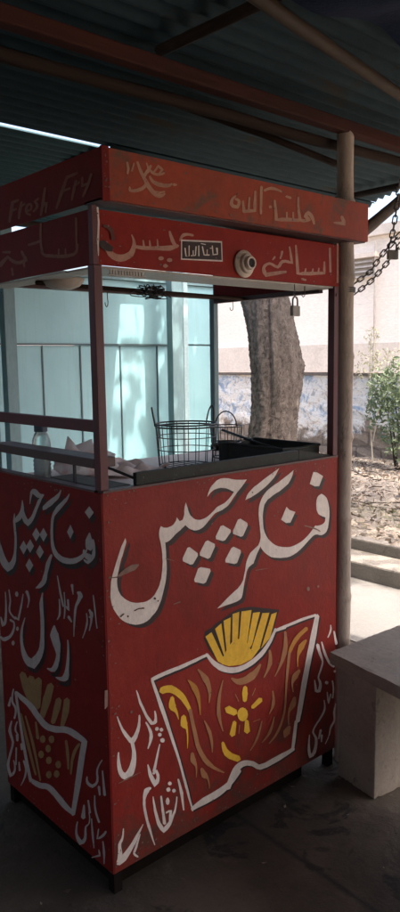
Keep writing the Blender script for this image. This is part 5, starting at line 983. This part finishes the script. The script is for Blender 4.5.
# side rails and shelf
obj('side_rail', bx((.001, .024, 1.207), (.018, D_ - .025, 1.236)), POSTR, st, bevel=.002)
obj('side_shelf', bx((-.002, .024, 1.119), (.062, D_ - .01, 1.143)), RAILM, st, bevel=.002)
obj('shelf_bracket', bx((.030, .165, ZT + .0), (.036, .172, 1.118)), BLKP, st)
# countertop and inner guard
obj('countertop', bx((.005, .036, 1.02), (W_ - .005, D_ + .004, 1.038)), TOPM, st)
obj('counter_plank', bx((.035, .034, 1.0385), (.115, .30, 1.066)), PLANK, st, bevel=.003)
obj('fascia_strip', bx((.112, .008, 1.04), (.735, .022, 1.0975)), STEEL, st, bevel=.002)
bm = B(); prism(bm, [(0, 0), (1, 0), (1, 1), (0, 1)], 0, 1); bm.free()
bm = B()
for a, b in (((.735, .008, 1.0975), (.735, .022, 1.0975)),):
    v = [bm.verts.new(p) for p in ((.7355, .008, 1.04), (.895, .008, 1.04), (.895, .008, 1.068), (.7355, .008, 1.0975), (.7355, .022, 1.04), (.895, .022, 1.04), (.895, .022, 1.068), (.7355, .022, 1.0975))]
    for f in ((0, 1, 2, 3), (7, 6, 5, 4), (0, 4, 5, 1), (1, 5, 6, 2), (2, 6, 7, 3), (3, 7, 4, 0)): bm.faces.new([v[i] for i in f])
obj('fascia_wedge', bm, STEEL, st)
# hooks
def hook(x, y, z, s=1, rz=0):
    P = [(0, 0, .0), (0, 0, -.014), (.002, 0, -.022), (.0, 0, -.030), (-.006, 0, -.034), (-.012, 0, -.030), (-.013, 0, -.024)]
    M = Matrix.Translation((x, y, z)) @ Matrix.Rotation(rz, 4, 'Z')
    obj('hook', tube(B(), [M @ (Vector(p) * s) for p in P], .0014, 6), WIRE, st, smooth=True)
hook(.762, .01, H0 - .005); hook(.700, -.004, H0 - .005, .95, .3); hook(.905, .0, H0 - .0, .9, .5); hook(.012, .50, H0 - .0, 1, 1.6); hook(.86, .42, H0 - .014, 1.1); hook(.30, .38, H0 - .018, 1.3, .5)
bm = B()
for k in range(9):
    P = []; cx, cy = .44 + random.uniform(-.03, .03), .345
    for j in range(7): P.append((cx + random.uniform(-.05, .05), cy + random.uniform(-.03, .03), H0 - .012 + random.uniform(-.022, .020), 0))
    tube(bm, [q[:3] for q in catm(P, 4)], .0016, 5)
obj('wire_tangle', bm, WIRE, st, smooth=True)
# bulb holder on the header
M = Matrix.Translation((.490, 0, 1.637)) @ Matrix.Rotation(PI / 2, 4, 'X') @ Matrix.Rotation(0, 4, 'Z')
lh = obj('bulb_holder', lathe(B(), [(0, .0008), (.036, .0008), (.037, .006), (.033, .011), (.027, .013), (.026, .020), (.0245, .022), (.019, .023), (.0185, .031), (.0165, .034), (.0125, .034), (.012, .026), (0, .026)], M, 32), surf('cream_bakelite', (.68, .56, .45), (.54, .43, .33), 14, .4, .1, .001, (.22, .15, .11), (.66, .74), 30), st, smooth=True)
md = lh.modifiers.new('es', 'EDGE_SPLIT'); md.split_angle = .7
obj('bulb_socket', lathe(B(), [(0, .0265), (.0115, .0265), (.0115, .029), (.0, .029)], M, 20), HOLEM, st)
M = Matrix.Translation((.10, .30, H0 - .003))
obj('ceiling_lamp_shade', lathe(B(), [(0, -.026), (.025, -.024), (.045, -.016), (.056, -.004), (.058, .004), (0, .006)], M, 24), CREAM, st, smooth=True)
# painted marks: sub-parts of the boards they are painted on
mark_objs('big', fp, 1, 0, 'lettering', shadow=(.0125, -.012))
mark_objs('carton', fp, 1, 0, 'carton_outline', shadow=(.007, -.007))
mark_objs('fries', fp, 1, 0, 'fries_drawing')
mark_objs('ornament', fp, 1, 0, 'ornament')
mark_objs('small', fp, 1, 0, 'small_lettering')
mark_objs('wear', fp, 1, -.0018, 'worn_patch')
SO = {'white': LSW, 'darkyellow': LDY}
def chips(parent, axis, at, w, z0, z1, n, name):
    bm = B()
    for k in range(n):
        e = random.random()
        if e < .45: u, z = random.uniform(.01, w - .01), z0 + abs(random.gauss(0, .03)) + .004
        elif e < .65: u, z = random.uniform(.01, w - .01), z1 - abs(random.gauss(0, .012)) - .004
        elif e < .9: u, z = abs(random.gauss(0, .012)) + .005, random.uniform(z0, z1)
        else: u, z = random.uniform(.01, w - .01), random.uniform(z0, z1)
        rx, rz = random.uniform(.001, .005), random.uniform(.001, .004)
        z = max(z, z0 + rz); z = min(z, z1 - rz)
        m = random.randint(5, 8); P = []
        for i in range(m):
            a = 2 * PI * i / m; q = random.uniform(.5, 1.2); uu, zz = u + rx * q * math.cos(a), z + rz * q * math.sin(a)
            P.append(bm.verts.new((uu, at, zz) if axis == 1 else (at, uu, zz)))
        bm.faces.new(P)
    obj(name, bm, CHIP, parent)
CHIP = surf('bare_chipped_metal', (.20, .125, .10), (.08, .035, .025), 60, .7)
chips(fp, 1, -.0028, W_, ZB, ZT, 150, 'paint_chip'); chips(sp, 0, -.0026, D_, ZB, ZT, 90, 'paint_chip')
chips(uf, 1, -UD - .0024, 1.0, U0, U1, 50, 'paint_chip'); chips(fh, 1, -.0050, W_, H0, H1, 40, 'paint_chip')
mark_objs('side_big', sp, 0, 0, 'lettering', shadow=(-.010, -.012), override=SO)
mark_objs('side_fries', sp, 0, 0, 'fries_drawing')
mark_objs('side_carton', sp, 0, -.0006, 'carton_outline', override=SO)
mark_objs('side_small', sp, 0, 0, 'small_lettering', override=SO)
mark_objs('upper_text', uf, 1, -UD, 'lettering')
mark_objs('lower_text', fh, 1, 0, 'lettering')
mark_objs('lower_wear', fh, 1, -.0035, 'worn_patch')
mark_objs('plaque', fh, 1, -.0012, 'sticker')
mark_objs('side_header_text', sh, 0, 0, 'lettering', override={'faded': LFAINT})
mark_objs('latin', us, 0, 0, 'lettering', override={'faded': LFAINT})

# ------------------------------------------------------------------ things on the counter
bm = B(); N = 26; V = []
for i in range(N + 1):
    V.append([bm.verts.new((.20 + .24 * i / N + .012 * math.sin(j * .5), .27 + .24 * j / N + .012 * math.sin(i * .6), 1.0435 + .010 * (1 + math.sin(i * .55 + j * .3)) * (1 + math.sin(j * .7 - i * .2)) * .5 + random.uniform(0, .0015))) for j in range(N + 1)])
for i in range(N):
    for j in range(N): bm.faces.new((V[i][j], V[i + 1][j], V[i + 1][j + 1], V[i][j + 1]))
tag(obj('counter_cloth', bm, surf('pale_pink_cloth', (.85, .70, .64), (.74, .57, .52), 9, .9, .3, .003), smooth=True), 'pale pink crumpled cloth lying on the counter behind the corner post', 'cloth')

bk = thing('wire_basket', 'round dark wire basket with two loop handles on the counter', 'wire basket', (.50, .235, 1.038))
c = Vector((.535, .305, 0)); R_ = .098
bm = B()
for z, r in ((1.178, R_), (1.170, R_ * .99), (1.138, R_ * .97), (1.098, R_ * .94), (1.045, R_ * .90)):
    tube(bm, ring_pts((c.x, c.y, z), r, 36), .0028 if z > 1.16 else .0016, 6, closed=True)
for k in range(16):
    a = 2 * PI * k / 16; tube(bm, [(c.x + math.cos(a) * R_, c.y + math.sin(a) * R_, 1.178), (c.x + math.cos(a) * R_ * .90, c.y + math.sin(a) * R_ * .90, 1.045)], .0014, 5)
for k in range(-3, 4):
    h = math.sqrt(max(0, (R_ * .90) ** 2 - (k * .026) ** 2)); tube(bm, [(c.x + k * .026, c.y - h, 1.044), (c.x + k * .026, c.y + h, 1.044)], .0012, 5)
obj('basket_frame', bm, WIRE, bk)
for a0 in (2.45, -.05):
    p = c + Vector((math.cos(a0), math.sin(a0), 0)) * R_; tdir = Vector((-math.sin(a0), math.cos(a0), 0)); out = Vector((math.cos(a0), math.sin(a0), 0))
    P = [p + tdir * .018 * math.cos(b) + Vector((0, 0, 1.172 + .058 * math.sin(b))) + out * .010 * math.sin(b) for b in [PI * k / 12 for k in range(13)]]
    obj('loop_handle', tube(B(), P, .0026, 6), WIRE, bk, smooth=True)
b2 = thing('fryer_basket', 'small wire fryer basket with a high loop behind the round basket', 'wire basket', (.72, .36, 1.038))
bm = B(); c2 = Vector((.735, .33, 0))
for z, r in ((1.155, .055), (1.10, .050), (1.05, .045)): tube(bm, ring_pts((c2.x, c2.y, z), r, 24), .0022, 6, closed=True)
for k in range(14):
    a = 2 * PI * k / 14; tube(bm, [(c2.x + math.cos(a) * .055, c2.y + math.sin(a) * .055, 1.155), (c2.x + math.cos(a) * .045, c2.y + math.sin(a) * .045, 1.05)], .0012, 5)
obj('basket_frame', bm, WIRE, b2)
P = [c2 + Vector((.02 * math.cos(b), -.03 * math.cos(b), 1.155 + .05 * math.sin(b))) for b in [PI * k / 12 for k in range(13)]]
obj('loop_handle', tube(B(), P, .0024, 6), WIRE, b2, smooth=True)
# fryer
fy = thing('fryer_pan', 'black greasy rectangular frying pan at the right end of the counter', 'frying pan', (.74, .25, 1.038))
bm = B(); t_ = .004; x0, x1, y0, y1, z0, z1 = .71, .885, .05, .34, 1.0385, 1.096
box(bm, (x0, y0, z0), (x1, y1, z0 + .004)); box(bm, (x0, y0, z0 + .0045), (x0 + t_, y1, z1)); box(bm, (x1 - t_, y0, z0 + .0045), (x1, y1, z1)); box(bm, (x0 + t_, y0, z0 + .0045), (x1 - t_, y0 + t_, z1)); box(bm, (x0 + t_, y1 - t_, z0 + .0045), (x1 - t_, y1, z1))
obj('tank', bm, STEEL, fy)
bm = B(); tube(bm, [(x0, y0, z1 + .003), (x1, y0, z1 + .003), (x1, y1, z1 + .003), (x0, y1, z1 + .003)], .005, 8, closed=True)
obj('rim', bm, STEEL, fy)
bm = tube(B(), [(0.7730, 0.3900, 1.1350), (0.7490, 0.1770, 1.1030), (0.7890, 0.0700, 1.0780)], .0045, 8)
tag(obj('skewer_rod', bm, WIRE, smooth=True), 'thin dark iron rod leaning across the black frying pan', 'rod')
bm = tube(B(), [(.0725, .16, 1.115), (.10, .08, 1.105), (.135, .035, 1.102)], .0035, 8)
bm2 = tube(B(), [(0.1280, 0.2160, 1.0990), (0.1440, 0.1590, 1.0890), (0.1630, 0.0860, 1.0700)], .004, 8); bm.free()
tag(obj('tong_rod', bm2, WIRE, smooth=True), 'short dark rod slanting over the grey plank beside the corner post', 'rod')
# jar
jr = thing('plastic_jar', 'ribbed clear plastic jar with a dark blue lid behind the side shelf', 'jar', (.10, .42, 1.038))
Mj = Matrix.Translation((.088, .432, 1.038))
prof = [(0, 0), (.023, 0), (.026, .004)]
for k in range(7): prof += [(.026, .008 + k * .012), (.0235, .013 + k * .012), (.026, .018 + k * .012)]
prof += [(.027, .096), (.026, .115), (.020, .132), (.0165, .138), (.0165, .146)]
obj('body', lathe(B(), prof, Mj, 28), JARM, jr, smooth=True)
obj('contents', lathe(B(), [(0, .003), (.021, .003), (.021, .07), (0, .072)], Mj, 20), JARFILL, jr, smooth=True)
obj('lid', lathe(B(), [(0.0168, .140), (.0195, .140), (.0195, .157), (.018, .159), (0, .159)], Mj, 28), LIDM, jr)
# plastic bag
bm = B()
bmesh.ops.create_icosphere(bm, subdivisions=4, radius=1, matrix=Matrix.Identity(4))
for v in bm.verts:
    n = v.co.normalized(); a = math.atan2(n.y, n.x)
    k = 1 + .09 * math.sin(a * 5 + n.z * 4) + .07 * math.sin(a * 9 - n.z * 9) + random.uniform(-.025, .025)
    q = [math.copysign(abs(c) ** .6, c) for c in n]
    ear = .055 * math.exp(-((n.x + .45) / .22) ** 2 - (n.y / .3) ** 2) + .042 * math.exp(-((n.x - .1) / .2) ** 2 - ((n.y - .1) / .3) ** 2) if n.z > 0 else 0
    v.co = Vector((.215 + q[0] * .088 * k, .395 + q[1] * .055 * k, 1.0405 + (q[2] * .5 + .5) * .062 * k + ear))
tag(obj('plastic_bag', bm, BAGM, smooth=True), 'crumpled white plastic bag with pink print between jar and corner post', 'plastic bag')

# unseen walls added to hold light back from the left and rear
tag(obj('added_side_wall', bx((-3.9, -4.6, 0), (-3.75, 3, 1.7)), BRICKD), 'unseen low wall added at the left, height set to let skylight in', 'wall')
tag(obj('added_rear_wall', bx((-3.54, -4.6, 0), (.4, -4.45, 2.6)), BRICKD), 'unseen bare wall added far behind the camera to keep light out', 'wall')

# ------------------------------------------------------------------ light
SUN = Vector((.13, -.55, 1.0)).normalized()
el = math.asin(SUN.z); az = math.atan2(SUN.x, SUN.y)
wd = bpy.data.worlds.new('World'); bpy.context.scene.world = wd; wd.use_nodes = True
nt = wd.node_tree; bg = nt.nodes['Background']
sk = nt.nodes.new('ShaderNodeTexSky'); sk.sky_type = 'NISHITA'; sk.sun_disc = False
sk.sun_elevation = el; sk.sun_rotation = az; sk.dust_density = 8.0; sk.air_density = .8; sk.ozone_density = .3
nt.links.new(sk.outputs[0], bg.inputs[0]); bg.inputs[1].default_value = .15
sl = bpy.data.lights.new('sun', 'SUN'); sl.energy = 2.0; sl.angle = math.radians(.5); sl.color = (1, .93, .83)
so = bpy.data.objects.new('sun', sl); C.objects.link(so); so.rotation_euler = (-SUN).to_track_quat('-Z', 'Y').to_euler()

# ------------------------------------------------------------------ camera
cd = bpy.data.cameras.new('camera'); cam = bpy.data.objects.new('camera', cd); C.objects.link(cam)
cd.sensor_fit = 'VERTICAL'; cd.sensor_height = 36; cd.lens = FPX / 912 * 36; cd.clip_start = .05; cd.clip_end = 500
cam.matrix_world = Matrix.Translation(CAMP) @ Matrix((RAYR, RAYU, -RAYF)).transposed().to_4x4()
sc = bpy.context.scene; sc.camera = cam
sc.view_settings.view_transform = 'Standard'; sc.view_settings.look = 'None'; sc.view_settings.gamma = 1
sc.view_settings.use_curve_mapping = False; sc.view_settings.exposure = 2.3
sc.cycles.max_bounces = 10; sc.cycles.diffuse_bounces = 6; sc.cycles.use_denoising = True
sc.cycles.sample_clamp_indirect = 6
